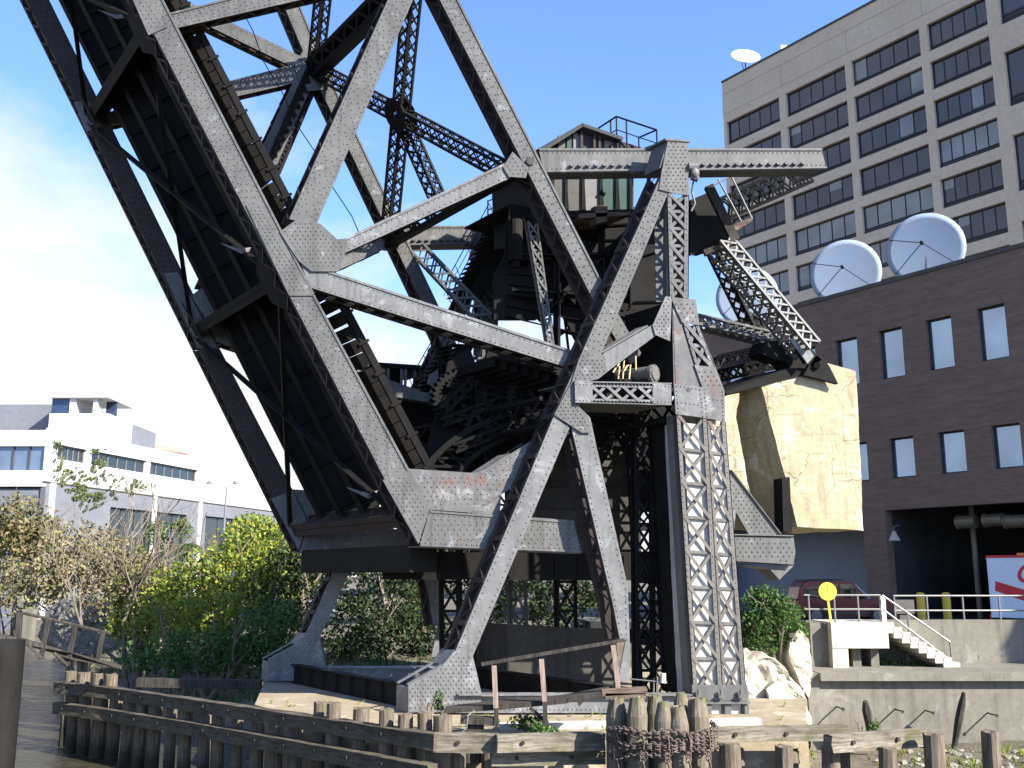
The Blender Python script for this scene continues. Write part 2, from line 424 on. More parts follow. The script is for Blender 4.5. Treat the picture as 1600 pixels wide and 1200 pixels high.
def lattice_front(mb, L0, L1, R0, R1, Y, n, strip=.13, xw=.07, horiz=True, depth=None, zig=False):
    """open laced face: two edge strips and crossing bars, on the plane Y"""
    a0, a1, b0, b1 = U(*L0, Y), U(*L1, Y), U(*R0, Y), U(*R1, Y)
    for p, q, s in ((a0, a1, 1), (b0, b1, -1)):
        inw = ((b0-a0)*s).normalized()
        mb.prism([p, q, q+inw*strip, p+inw*strip], D*.02)
        mb.prism([p, q, q+D*.12, p+D*.12], inw*.02)
        m = max(3, int((q-p).length/.15))
        for i in range(m):
            mb.rivet(p+(q-p)*((i+.5)/m)+inw*(strip*.5), FRONT, .02, .014)
    for i in range(n):
        t0, t1 = i/n, (i+1)/n
        pa, pb = a0+(a1-a0)*t0, a0+(a1-a0)*t1; qa, qb = b0+(b1-b0)*t0, b0+(b1-b0)*t1
        sh = (qa-pa).normalized()*(strip*.6)
        if not zig or i % 2 == 0: mb.flat(pa+sh-D*.006, qb-sh-D*.006, FRONT, xw, .014)
        if not zig or i % 2 == 1: mb.flat(qa-sh+D*.030, pb+sh+D*.030, FRONT, xw, .014)
        if horiz and i > 0: mb.flat(pa+D*.045, qa+D*.045, FRONT, xw, .014)
    if depth: pass
def lstrut(mb, P, Q, w, h, n, ref, ang=.07, bw=.05, x=True, faces=(0, 1, 2, 3)):
    """box lattice girder in 3D: w across ref's normal, h along ref"""
    P, Q, ref = V(P), V(Q), V(ref); ax = (Q-P).normalized()
    hv = (ref - ax*ref.dot(ax)).normalized(); wv = ax.cross(hv).normalized()
    c = [hv*(h/2)+wv*(w/2), hv*(h/2)-wv*(w/2), -hv*(h/2)-wv*(w/2), -hv*(h/2)+wv*(w/2)]
    for k in c:
        mb.bar(P+k, Q+k, hv*(ang/2), wv*(ang/2))
    for fi in faces:
        k0, k1 = c[fi], c[(fi+1) % 4]; nrm = (k0+k1).normalized()
        if (k0-k1).length < .02: continue
        for i in range(n):
            p0, p1 = P+(Q-P)*(i/n), P+(Q-P)*((i+1)/n)
            if x or i % 2 == 0: mb.flat(p0+k0+nrm*.02, p1+k1+nrm*.02, nrm, bw, .012)
            if x or i % 2 == 1: mb.flat(p0+k1-nrm*.01, p1+k0-nrm*.01, nrm, bw, .012)
# ================================================================ the raised bascule span
leaf = thing("bascule_span", U(657, 852, YL), "raised riveted steel truss span tilted up steeply to the left", "bridge span")
near = []
def keep(o): near.append(o); return o
# bottom chord
mb = MB()
member(mb, (58, -300), (452, 460), (99, -300), (489, 460), YL, depth=.62, lace=(True, False), cover=(False, True), rows=2, fill=11, step=9)
member(mb, (452, 461), (654, 850), (489, 461), (671, 797), YL, depth=.62, lace=(True, False), cover=(False, True), rows=2, fill=13, step=9)
keep(mb.build("bottom_chord", [M['steel'], M['brownsteel']], leaf))
mb = MB()     # splice plates on the chord
plate(mb, [(384, 320), (410, 318), (489, 462), (452, 462)], YL-.03, .024, 7.5, 5)
keep(mb.build("splice_plate", [M['steel'], M['brownsteel']], leaf))
mb = MB()
plate(mb, [(598, 750), (640, 735), (670, 797), (654, 850)], YL-.03, .024, 8.5, 5)
keep(mb.build("splice_plate", [M['steel'], M['brownsteel']], leaf))
mb = MB()
plate(mb, [(207, -2), (238, -2), (262, 42), (232, 55)], YL-.03, .024, 8.5, 5)
keep(mb.build("splice_plate", [M['steel'], M['brownsteel']], leaf))
# gusset at the main joint
mb = MB()
plate(mb, [(437, 362), (470, 338), (501, 350), (527, 374), (543, 372), (539, 396), (529, 424), (487, 424), (467, 408)], YL-.05, .03, 8, 5)
keep(mb.build("gusset_plate", [M['steel'], M['brownsteel']], leaf))
# web member up to the peak
mb = MB()
member(mb, (633, -60), (452, 342), (671, -60), (494, 352), YL, depth=.6, lace=(True, True), rows=2, fill=12, step=9, batten=0)
keep(mb.build("truss_diagonal", [M['steel'], M['brownsteel']], leaf))
# top chord from the peak down into the tower
mb = MB()
member(mb, (657, -60), (930, 474), (684, -60), (946, 456), YL, depth=.6, lace=(True, False), cover=(False, True), rows=2, step=10)
member(mb, (930, 475), (986, 570), (947, 458), (1002, 552), YL, depth=.6, lace=(True, False), rows=2, step=10)
keep(mb.build("top_chord", [M['steel'], M['brownsteel']], leaf))
mb = MB()
member(mb, (534, -330), (657, -60), (561, -338), (684, -60), YL, depth=.6, lace=(True, False), cover=(False, True), rows=1, step=12)
keep(mb.build("top_chord", [M['steel'], M['brownsteel']], leaf))
mb = MB(); mb.cyl(U(829, 251, YL-.10), U(829, 251, YL+.7), .11, n=14)
keep(mb.build("pin", [M['steel_rust'], M['brownsteel']], leaf))
# post and upper diagonals at the peak
mb = MB()
member(mb, (262, 23), (655, -76), (275, 44), (660, -44), YL+.02, depth=.55, lace=(False, True), cover=(True, False), rows=2, fill=9, step=8)
keep(mb.build("truss_post", [M['steel'], M['brownsteel']], leaf))
mb = MB()
cmember(mb, (662, -60), (62, -342), 24, YL+.02, depth=.5, lace=(True, True), rows=1, step=12)
keep(mb.build("truss_diagonal", [M['steel'], M['brownsteel']], leaf))
mb = MB()
plate(mb, [(625, -70), (640, -95), (690, -95), (700, -50), (690, -25), (640, -20)], YL-.04, .03, 9, 5)
keep(mb.build("gusset_plate", [M['steel'], M['brownsteel']], leaf))
# strut from peak chord down to main gusset
mb = MB()
member(mb, (540, 374), (800, 252), (537, 396), (806, 274), YL, depth=.55, lace=(False, True), cover=(True, False), rows=1, step=9)
keep(mb.build("truss_strut", [M['steel_pale'], M['brownsteel']], leaf))
mb = MB()
plate(mb, [(801, 237), (786, 261), (795, 276), (822, 278), (826, 262)], YL-.045, .03, 8, 4)
keep(mb.build("gusset_plate", [M['steel'], M['brownsteel']], leaf))
# long inclined strut to the tower
mb = MB()
member(mb, (470, 411), (891, 549), (484, 449), (886, 574), YL, depth=.62, lace=(False, False), cover=(True, False), rows=1, step=9, flange=.16)
a0, a1 = U(484, 450, YL), U(886, 574, YL)
for i in range(13):   # batten plates on the underside leave oblong slots
    c = a0+(a1-a0)*((i+.3)/13); ax = (a1-a0)/13
    mb.bar(c+D*.17, c+D*.45, ax*.16, V((0, 0, .012)))
keep(mb.build("truss_strut", [M['steel_pale'], M['brownsteel']], leaf))
# heel girder and its gusset
mb = MB()
member(mb, (671, 799), (897, 816), (656, 852), (908, 862), YL, depth=.62, lace=(False, False), cover=(True, True), rows=2, fill=0, step=8)
plate(mb, [(671, 801), (896, 817), (906, 860), (660, 850)], YL-.002, .003, 10, 11)
keep(mb.build("heel_girder", [M['steel'], M['brownsteel']], leaf))
mb = MB()
plate(mb, [(634, 732), (741, 739), (760, 733), (835, 686), (812, 752), (783, 772), (781, 805), (670, 799)], YL+.03, .03, 0)
plate(mb, [(669, 797), (700, 780), (742, 755), (741, 739), (634, 732)], YL+.026, .003, 9.5, 7)
keep(mb.build("heel_gusset", [M['steel_rust'], M['brownsteel']], leaf))
mb = MB()
member(mb, (669, 797), (832, 690), (737, 803), (809, 756), YL, depth=.6, lace=(True, False), cover=(False, False), rows=1, fill=0, step=9)
plate(mb, [(680, 795), (828, 697), (806, 752), (738, 799)], YL-.002, .003, 10, 7)
a0, a1 = U(745, 745, YL), U(832, 689, YL)
mb.prism([a0+D*.03, a0+(a1-a0)*.62+D*.03, a0+(a1-a0)*.62+D*.6, a0+D*.6], V((-.02, 0, .03)))
keep(mb.build("heel_diagonal", [M['steel_rust'], M['brownsteel']], leaf))
n_near = list(near)
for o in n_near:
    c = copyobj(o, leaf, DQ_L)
    if o.name.split('.')[0] == 'bottom_chord':      # darker steel puts the deck's shade into this chord's colour
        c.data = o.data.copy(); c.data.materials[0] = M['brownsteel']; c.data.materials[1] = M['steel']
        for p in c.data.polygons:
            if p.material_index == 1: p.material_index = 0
# --- floor system: deck, stringers and floor beams between the two chords
A0, A1 = U(663, 825, YL), U(78, -300, YL)         # chord axis on the near plane
AX = (A1-A0).normalized(); PN = V((-AX.z, 0, AX.x)); PN = PN if PN.x > 0 else -PN
def LP(s, off, q): return A0 + AX*s + PN*off + D*q   # point in the leaf: along, above, across
Ltot = (A1-A0).length
# calibrate the deck edge from the photo
Pd = U(456, 328, YL+.7*.8192); offd = (Pd-A0-D*.7).dot(PN)
mb = MB()
s = 1.0
while s < Ltot:
    h = R.uniform(-.02, .02)
    mb.prism([LP(s, offd-.26, .75), LP(s+.385, offd-.26, .75), LP(s+.385, offd+h-.02, .75), LP(s, offd+h-.02, .75)], D*6.75)
    s += .42 if R.random() > .08 else .47
deck = mb.build("deck_timber", M['tie'], leaf)
mb = MB()
for q in (.72, 7.35): mb.prism([LP(.9, offd-.02, q), LP(Ltot, offd-.02, q), LP(Ltot, offd+.16, q), LP(.9, offd+.16, q)], D*.16)
for i in range(34):
    s_ = 1.2+i*.95
    if s_ < Ltot: mb.prism([LP(s_, offd-.1, .68), LP(s_+.08, offd-.1, .68), LP(s_+.08, offd+.2, .68), LP(s_, offd+.2, .68)], D*.03)
mb.build("deck_kerb", M['soot'], leaf)
for q in (2.0, 3.4, 4.9, 6.3):
    mb = MB(); o0 = offd-.28
    mb.prism([LP(.5, o0, q), LP(Ltot, o0, q), LP(Ltot, o0-.62, q), LP(.5, o0-.62, q)], D*.03)
    for oo in (o0, o0-.62):
        mb.prism([LP(.5, oo, q-.14), LP(Ltot, oo, q-.14), LP(Ltot, oo, q+.16), LP(.5, oo, q+.16)], PN*.025)
    for i in range(int(Ltot/1.4)):
        mb.prism([LP(.7+i*1.4, o0-.02, q-.09), LP(.73+i*1.4, o0-.02, q-.09), LP(.73+i*1.4, o0-.58, q-.09), LP(.7+i*1.4, o0-.58, q-.09)], D*.085)
    mb.build("stringer", M['soot'], leaf)
def s_of(px, py): return (U(px, py, YL)-A0).dot(AX)
joints = [.35, s_of(455, 425), s_of(245, 25), s_of(78, -300)-.5]
for i, s in enumerate(joints):
    mb = MB(); lo, hi = -.25, .42
    mb.prism([LP(s, lo, .3), LP(s+.03, lo, .3), LP(s+.03, hi, .3), LP(s, hi, .3)], D*7.9)
    for oo in (lo, hi):
        mb.prism([LP(s-.18, oo, .3), LP(s+.2, oo, .3), LP(s+.2, oo+.03, .3), LP(s-.18, oo+.03, .3)], D*7.9)
    for k in range(7): mb.prism([LP(s-.14, lo+.03, 1+k), LP(s+.16, lo+.03, 1+k), LP(s+.16, hi, 1+k), LP(s-.14, hi, 1+k)], D*.02)
    mb.build("floor_beam", M['soot'] if i else M['brownsteel'], leaf)
for i in range(3):
    s0, s1 = joints[i], joints[i+1]
    for a, b in (((s0, .4), (s1, 7.8)), ((s0, 7.8), (s1, .4))):
        mb = MB(); P, Q = LP(a[0], -.27, a[1]), LP(b[0], -.31 if a[1] < 1 else -.24, b[1])
        mb.flat(P, Q, PN, .2, .02); mb.flat(P+PN*.07, Q+PN*.07, (Q-P).cross(PN), .14, .018)
        mb.build("lateral_brace", M['soot'], leaf)
for s in joints[1:3]:
    for q in (.62, 7.5):
        mb = MB()
        mb.prism([LP(s-1.1, -.33, q-.35), LP(s-.5, -.33, q+.55*(1 if q < 4 else -1)), LP(s+.5, -.33, q+.55*(1 if q < 4 else -1)), LP(s+1.1, -.33, q-.35)], PN*.025)
        mb.build("lateral_gusset", M['soot'], leaf)
# torn pale metal flaps under the deck
for px, py in ((372, 388), (570, 770), (178, 22)):
    mb = MB(); c = U(px, py, YL+1.0)
    mb.prism([c+V((-.5, 0, .14)), c+V((.05, 0, -.02)), c+V((.32, .1, .06)), c+V((.28, .1, -.06)), c+V((.1, 0, -.16))], V((.01, .03, .02)))
    mb.build("torn_flashing", [M['steel_rust'], M['brownsteel']], leaf)
# --- bracing between the trusses
J1, J2 = U(664, -62, YL), U(812, 258, YL); J1f, J2f = J1+DQ_L, J2+DQ_L
UPC = (J1-J2).normalized(); NTOP = UPC.cross(D).normalized()
def lat(name, P, Q, w, h, n, mat='soot', ref=None, x=True):
    mb = MB(); lstrut(mb, P, Q, w, h, n, ref or NTOP, x=x); return mb.build(name, M[mat], leaf)
m1 = D*.6
lat("sway_brace", J1+m1, J2f, .42, .34, 22)
lat("sway_brace", J2+m1, J1f, .42, .34, 22)
XC = (J1+J2+J1f+J2f)/4+m1*.5
mb = MB()     # hub plate with a round hole where the braces cross
for k in range(12):
    a, b = 2*math.pi*k/12, 2*math.pi*(k+1)/12
    for o in (.2, -.22):
        mb.prism([XC+UPC*(math.cos(a)*.16)+D*(math.sin(a)*.16)+NTOP*o, XC+UPC*(math.cos(b)*.16)+D*(math.sin(b)*.16)+NTOP*o,
                  XC+UPC*(math.cos(b)*.62)+D*(math.sin(b)*.5)+NTOP*o, XC+UPC*(math.cos(a)*.62)+D*(math.sin(a)*.5)+NTOP*o], NTOP*.02)
mb.build("brace_hub", M['soot'], leaf)
lat("sway_brace", XC, (J2+J2f)/2+m1*.5, .42, .3, 9)
J0f = J1f + U(540, -330, YL) - J1
lat("sway_brace", J1f, J1 + U(540, -330, YL) - J1, .42, .34, 22)
def cross_strut(P, Q, w, h, n, mat='soot'):
    mb = MB(); ax = (Q-P).normalized(); hv = NTOP; wv = UPC
    for sg in (1, -1):
        mb.bar(P+wv*(sg*w/2), Q+wv*(sg*w/2), wv*.015, hv*(h/2))
        for s2 in (1, -1): mb.bar(P+wv*(sg*(w/2-.06))+hv*(s2*h/2), Q+wv*(sg*(w/2-.06))+hv*(s2*h/2), wv*.07, hv*.012)
    for s2 in (1, -1):
        for i in range(n):
            a, b = P+(Q-P)*(i/n), P+(Q-P)*((i+1)/n); k = 1 if i % 2 else -1
            mb.flat(a+wv*(k*w*.4)+hv*(s2*h/2), b-wv*(k*w*.4)+hv*(s2*h/2), hv, .1, .016)
    return mb.build("cross_strut", M[mat], leaf)
cross_strut(J1+m1, J1f, .62, .5, 16)
cross_strut(J2+m1, J2f, .5, .45, 14)
# sway frame from the far peak down to the deck, laced
P, Q = J1f, LP(joints[1]+3.4, offd-.1, 7.2)
mb = MB(); lstrut(mb, J1f+D*.2, U(425, 265, 31.9)+D*.2, .5, .5, 12, D, ang=.1, bw=.1); mb.build("sway_brace", M['soot'], leaf)
# slack cable hanging inside the truss
mb = MB(); pts = []
for i in range(15):
    t = i/14; a = U(383+(560-383)*t, 25+(362-25)*t, 29.0); a.x += -.25*math.sin(math.pi*t)*(1-t) + .05*math.sin(t*22); pts.append(a)
mb.tube(pts, .016, 5); mb.build("slack_cable", M['soot'], leaf)
# ================================================================ operating struts with bolt rows
def rack_strut(label):
    root = thing("operating_strut", U(840, 268, YL+.3), label, "strut", "horizontal operating struts of the bridge")
    mb = MB(); Y = YL+.25
    member(mb, (842, 234), (1284, 234), (850, 268), (1291, 262), Y, depth=.6, lace=(False, False), cover=(True, True), rows=1, step=7)
    mb.build("girder", [M['steel'], M['brownsteel']], root)
    proto = None
    for i in range(29):
        t = i/28; p = lerp2((893, 259), (1254, 256), t)
        if 990 < p[0] < 1078: continue
        mb = MB(); c = U(p[0], p[1], Y); mb.cyl(c-V((0, .09, 0)), c, .055, .06, n=8)
        mb.build("bolt", M['steel'], root)
    return root
rs = rack_strut("near grey riveted strut running level across the top of the tower")
rs2 = copytree(rs, DQ_L+V((-.6, 0, 0))); rs2["label"] = "farther grey strut below the slanted truss strut, half in shadow beside the staircase"
# ================================================================ the tower
tower = thing("bridge_tower", U(760, 1112, YT), "tall riveted steel A-frame tower with laced legs standing on the timber pier", "bridge tower")
near = []
mb = MB()     # lower leg
member(mb, (866, 649), (711, 1019), (890, 668), (739, 1025), YT, depth=.6, lace=(True, True), cover=(False, False), rows=1, step=10, batten=3)
keep(mb.build("tower_leg", [M['steel_pale'], M['brownsteel']], tower))
mb = MB()     # upper leg
member(mb, (1036, 268), (866, 648), (1052, 282), (900, 648), YT, depth=.6, lace=(True, True), rows=2, fill=12, step=9, batten=3)
keep(mb.build("tower_leg", [M['steel'], M['brownsteel']], tower))
mb = MB()     # head plate and cap
plate(mb, [(1044, 219), (1075, 221), (1077, 305), (1058, 303), (1030, 296), (1034, 268)], YT-.035, .03, 7.5, 4)
plate(mb, [(1044, 219), (1075, 221), (1077, 305), (1042, 300)], YT+.5, .03)
mb.prism([U(1044, 220, YT), U(1032, 262, YT), U(1032, 262, YT)+D*.6, U(1044, 220, YT)+D*.6], V((-.03, 0, -.02)))
mb.prism([U(1040, 219, YT-.06), U(1079, 222, YT-.06), U(1079, 222, YT-.06)+D*.8, U(1040, 219, YT-.06)+D*.8], V((0, 0, .06)))
keep(mb.build("head_plate", [M['steel'], M['brownsteel']], tower))
mb = MB()     # gusset at the leg fork
plate(mb, [(893, 598), (905, 560), (943, 553), (950, 580), (935, 592), (899, 600), (899, 630), (921, 651), (924, 676), (909, 676), (892, 665), (866, 648)], YT-.04, .03, 7.5, 4)
keep(mb.build("gusset_plate", [M['steel'], M['brownsteel']], tower))
mb = MB()     # front column, upper: laced
lattice_front(mb, (1042, 303), (1046, 465), (1077, 303), (1076, 466), YT, 6, strip=.12, xw=.085, horiz=True)
q0 = [U(1042, 300, YT), U(1046, 465, YT)]
mb.prism([q0[0]+D*.5, q0[1]+D*.5, U(1076, 465, YT)+D*.5, U(1077, 300, YT)+D*.5], D*.02)
mb.prism([U(1077, 303, YT), U(1076, 466, YT), U(1076, 466, YT)+D*.5, U(1077, 303, YT)+D*.5], V((-.02, 0, 0)))
keep(mb.build("tower_column", [M['steel'], M['brownsteel']], tower))
mb = MB()     # flared middle of the column
plate(mb, [(1048, 464), (1087, 468), (1093, 508), (1066, 504)], YT-.02, .03, 9, 4)
lattice_front(mb, (1066, 504), (1086, 572), (1092, 506), (1118, 576), YT, 2, strip=.1, xw=.09, horiz=True)
plate(mb, [(1085, 570), (1117, 574), (1132, 610), (1098, 606)], YT-.02, .03, 9, 4)
mb.prism([U(1092, 506, YT), U(1132, 610, YT), U(1132, 610, YT)+D*.5, U(1092, 506, YT)+D*.5], V((-.02, 0, 0)))
mb.prism([U(1050, 466, YT+.02), U(1066, 504, YT+.02), U(1098, 606, YT+.02), U(1053, 602, YT+.02)], D*.02)
keep(mb.build("tower_column", [M['steel_rust'], M['brownsteel']], tower))
mb = MB()     # box plates
plate(mb, [(1053, 600), (1098, 605), (1103, 653), (1056, 647)], YT-.03, .03, 0)
for a, b in (((1058, 603), (1094, 608)), ((1059, 628), (1098, 633)), ((1057, 604), (1060, 644)), ((1094, 609), (1099, 650))): edge_rivets(mb, a, b, YT-.03, step=6, r=.02)
mb.cyl(U(1076, 609, YT-.05), U(1076, 609, YT-.02), .055, n=12)
keep(mb.build("column_plate", [M['steel_pale'], M['brownsteel']], tower))
mb = MB()
plate(mb, [(1098, 605), (1132, 610), (1133, 659), (1103, 653)], YT-.028, .03, 0)
for a, b in (((1101, 608), (1105, 651)), ((1129, 612), (1130, 655)), ((1102, 622), (1128, 626))): edge_rivets(mb, a, b, YT-.028, step=6, r=.02)
keep(mb.build("column_plate", [M['steel_rust'], M['brownsteel']], tower))
mb = MB()     # lower column: two laced bays
lattice_front(mb, (1056, 648), (1083, 1086), (1105, 654), (1130, 1086), YT, 8, strip=.11, xw=.075, horiz=True)
lattice_front(mb, (1102, 654), (1127, 1086), (1134, 659), (1167, 1086), YT+.03, 8, strip=.11, xw=.075, horiz=True)
a, b = U(1056, 648, YT), U(1083, 1086, YT)
mb.prism([a, b, b+D*.35, a+D*.35], V((.02, 0, 0)))
keep(mb.build("tower_column", [M['steel_warm'], M['brownsteel']], tower))
mb = MB()     # side faces of the column, solid web with lacing behind
a, b = U(1057, 648, YT+.3), U(1084, 1086, YT+.3)
mb.prism([a, b, b+D*1.1, a+D*1.1], V((.025, 0, 0)))
for k in (.95, 1.9):
    mb.prism([a+D*k, b+D*k, b+D*(k+.12), a+D*(k+.12)], V((.06, 0, 0)))
for i in range(9):
    p, q = a+(b-a)*(i/9), a+(b-a)*((i+1)/9)
    mb.flat(p+D*1.0, q+D*1.95, V((1, 0, 0)), .09, .02); mb.flat(p+D*1.95+V((.03, 0, 0)), q+D*1.0+V((.03, 0, 0)), V((1, 0, 0)), .09, .02)
a2, b2 = U(1050, 470, YT+.02), U(1055, 604, YT+.02)
mb.prism([a2, b2, b2+D*2.4, a2+D*1.8], V((.02, 0, 0)))
keep(mb.build("column_side", M['soot'], tower))
mb = MB()
plate(mb, [(1081, 1070), (1168, 1070), (1170, 1095), (1083, 1095)], YT-.03, .05, 0)
for x in (1092, 1127, 1158):
    mb.cyl(U(x, 1090, YT-.12), U(x, 1078, YT-.12), .035, n=8); mb.box(U(x, 1088, YT-.12), .14, .12, .08)
for x0, x1 in ((1104, 1112), (1133, 1143), (1164, 1170)):
    plate(mb, [(x0, 1096), (x1, 1096), (x1, 1126), (x0, 1126)], YT-.02, .3)
plate(mb, [(1080, 1096), (1172, 1096), (1172, 1100), (1080, 1100)], YT-.08, .4)
keep(mb.build("column_base", [M['steel'], M['brownsteel']], tower))
mb = MB()     # inner brace leg
member(mb, (892, 664), (957, 940), (922, 652), (981, 917), YT+.02, depth=.6, lace=(True, True), rows=1, step=9)
member(mb, (957, 940), (969, 1000), (981, 917), (984, 1000), YT+.02, depth=.6, lace=(True, False), rows=1, step=9)
plate(mb, [(978, 998), (984, 1000), (984, 1066), (966, 1064)], YT+.02, .03)
keep(mb.build("tower_brace", [M['steel_pale'], M['brownsteel']], tower))
mb = MB()     # short brace from fork to column
member(mb, (943, 552), (1024, 505), (950, 580), (1026, 523), YT+.02, depth=.5, lace=(True, False), rows=0)
plate(mb, [(1020, 508), (1040, 463), (1050, 464), (1047, 533), (1024, 523)], YT-.02, .03, 7, 4)
a0, a1 = U(943, 551, YT), U(1015, 509, YT)
mb.prism([a0+D*.05, a1+D*.05, a1+D*.5, a0+D*.5], V((-.02, 0, .03)))
keep(mb.build("tower_brace", [M['steel_pale'], M['brownsteel']], tower))
mb = MB()     # shelf girder
lattice_front(mb, (924, 600), (1022, 602), (924, 627), (1022, 629), YT-.12, 4, strip=.07, xw=.075, horiz=False)
plate(mb, [(898, 597), (926, 598), (926, 629), (899, 628)], YT-.13, .03)
plate(mb, [(1020, 599), (1049, 601), (1049, 632), (1020, 630)], YT-.13, .03)
for a, b in (((901, 600), (924, 601)), ((901, 625), (924, 626)), ((1022, 602), (1046, 604)), ((1022, 627), (1046, 628)), ((926, 600), (1020, 602)), ((926, 627), (1020, 629))): edge_rivets(mb, a, b, YT-.13, step=5.5, r=.018)
mb.prism([U(899, 597, YT-.13), U(1050, 600, YT-.13), U(1050, 600, YT-.13)+D*1.6, U(899, 597, YT-.13)+D*1.6], V((0, 0, .03)))
mb.prism([U(899, 629, YT-.13), U(1050, 633, YT-.13), U(1050, 633, YT-.13)+D*1.6, U(899, 629, YT-.13)+D*1.6], V((0, 0, .02)))
shelf = mb.build("shelf_girder", [M['steel_pale'], M['brownsteel']], tower)
mb = MB()     # foot
plate(mb, [(638, 1071), (690, 1041), (711, 1017), (739, 1025), (752, 1082), (752, 1113), (638, 1113)], YT-.03, .04, 8, 4)
ft = [U(638, 1071, YT), U(694, 1039, YT), U(711, 1017, YT)]
mb.prism([U(638, 1073, YT), U(638, 1113, YT), U(638, 1113, YT)+D*.6, U(638, 1073, YT)+D*.6], V((.03, 0, 0)))
for a, b in ((ft[0], ft[1]), (ft[1], ft[2])):
    mb.prism([a, b, b+D*.1, a+D*.1], V((-.01, 0, .03))); mb.prism([a+D*.5, b+D*.5, b+D*.6, a+D*.6], V((-.01, 0, .03)))
mb.prism([ft[1], ft[2], ft[2]+D*.6, ft[1]+D*.6], V((-.012, 0, .02)))
plate(mb, [(638, 1071), (690, 1041), (711, 1017), (739, 1025), (752, 1082), (752, 1113), (638, 1113)], YT+.46, .03)
keep(mb.build("tower_foot", [M['steel_pale'], M['brownsteel']], tower))
mb = MB()     # base girder
plate(mb, [(700, 1088), (1082, 1088), (1082, 1113), (700, 1113)], YT+.02, .03)
edge_rivets(mb, (706, 1108), (1078, 1108), YT+.02, step=7); 
mb.prism([U(717, 1087, YT-.14), U(1082, 1087, YT-.14), U(1082, 1087, YT-.14)+D*.5, U(717, 1087, YT-.14)+D*.5], V((0, 0, .03)))
mb.prism([U(700, 1114, YT-.14), U(1082, 1114, YT-.14), U(1082, 1114, YT-.14)+D*.5, U(700, 1114, YT-.14)+D*.5], V((0, 0, .03)))
keep(mb.build("base_girder", [M['steel_pale'], M['brownsteel']], tower))
for o in list(near): copyobj(o, tower, DQ_T)
# cross girders between the two A-frames
for px, py, w, h, lp in ((880, 640, .5, .7, 0), (1075, 630, .6, .8, 0), (690, 1098, .5, .55, 0), (1010, 1098, .5, .55, 0)):
    mb = MB(); P = U(px, py, YT)+D*.6; Q = P+D*8.3
    if py < 1000: lstrut(mb, P, Q, w, h, 10, V((0, 0, 1)), ang=.1, bw=.09)
    else:
        mb.beam(P, Q, .06, h)
        for o in (h/2, -h/2): mb.beam(P+V((0, 0, o)), Q+V((0, 0, o)), .3, .03)
        for i in range(9): mb.beam(P+(Q-P)*((i+.5)/9)-V((0, 0, h/2)), P+(Q-P)*((i+.5)/9)+V((0, 0, h/2)), .22, .05, (0, 1, 0))
    mb.build("tower_cross_girder", M['soot'], tower)
mb = MB()     # main transverse heel box girder behind the leaf heel
P = U(690, 872, YL)+D*.9
mb.beam(P, P+D*7.0, .8, .7)
mb.build("trunnion_girder", M['soot'], tower)
mb = MB()     # long girder low behind the heel (dark band)
P, Q = U(600, 884, 28.2), U(1100, 886, 28.2)
mb.beam(P, Q, .5, .75, (0, 0, 1)); 
for i in range(14): mb.beam(P+(Q-P)*((i+.5)/14)+V((0, -.27, -.3)), P+(Q-P)*((i+.5)/14)+V((0, -.27, .3)), .06, .06)
mb.build("floor_girder", M['soot'], tower)
# inner plate columns behind the brace leg
for px, Y in ((1002, 26.6), (1030, 28.6), (880, 30.4), (700, 30.6)):
    mb = MB(); lattice_front(mb, (px-14, 560), (px-10, 1095), (px+18, 560), (px+24, 1095), Y, 12, strip=.1, xw=.08)
    lattice_front(mb, (px-14, 560), (px-10, 1095), (px+18, 560), (px+24, 1095), Y+.45, 12, strip=.1, xw=.08)
    mb.build("inner_column", M['soot'], tower)
# ================================================================ machinery, operator's house, counterweight
def ribs(mb, px0, px1, Y, n, w=.06, out=.1):
    for i in range(n+1):
        a = lerp2(px0[0], px1[0], i/n); b = lerp2(px0[1], px1[1], i/n)
        P, Q = U(*a, Y-.01), U(*b, Y-.01)
        mb.bar(P-D*out*.5, Q-D*out*.5, V((w/2, 0, 0)), D*(out/2))
mach = thing("machinery_frame", U(860, 720, 28.5), "dark sooty plate-girder framework filling the inside of the tower", "machinery frame")
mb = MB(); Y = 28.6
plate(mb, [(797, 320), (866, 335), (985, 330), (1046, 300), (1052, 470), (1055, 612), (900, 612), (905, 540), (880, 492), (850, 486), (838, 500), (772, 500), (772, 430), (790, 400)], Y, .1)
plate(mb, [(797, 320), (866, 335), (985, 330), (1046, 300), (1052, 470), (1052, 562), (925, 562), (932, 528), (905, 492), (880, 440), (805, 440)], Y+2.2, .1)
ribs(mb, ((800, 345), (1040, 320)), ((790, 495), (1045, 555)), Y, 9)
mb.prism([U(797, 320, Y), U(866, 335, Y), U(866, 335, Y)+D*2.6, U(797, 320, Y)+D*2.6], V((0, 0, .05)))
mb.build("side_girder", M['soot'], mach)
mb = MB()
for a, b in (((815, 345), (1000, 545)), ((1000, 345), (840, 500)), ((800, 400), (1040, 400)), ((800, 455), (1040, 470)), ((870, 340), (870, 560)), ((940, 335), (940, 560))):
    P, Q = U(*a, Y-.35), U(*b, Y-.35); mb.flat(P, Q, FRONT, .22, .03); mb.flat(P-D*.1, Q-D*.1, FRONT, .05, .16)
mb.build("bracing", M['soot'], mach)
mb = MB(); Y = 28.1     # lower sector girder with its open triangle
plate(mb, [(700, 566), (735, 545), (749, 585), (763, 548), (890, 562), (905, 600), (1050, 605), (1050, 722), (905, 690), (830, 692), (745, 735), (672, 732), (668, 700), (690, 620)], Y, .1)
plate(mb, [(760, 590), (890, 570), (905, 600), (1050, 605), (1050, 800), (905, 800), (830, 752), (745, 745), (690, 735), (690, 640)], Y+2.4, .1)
mb.build("lower_girder", M['soot'], mach)
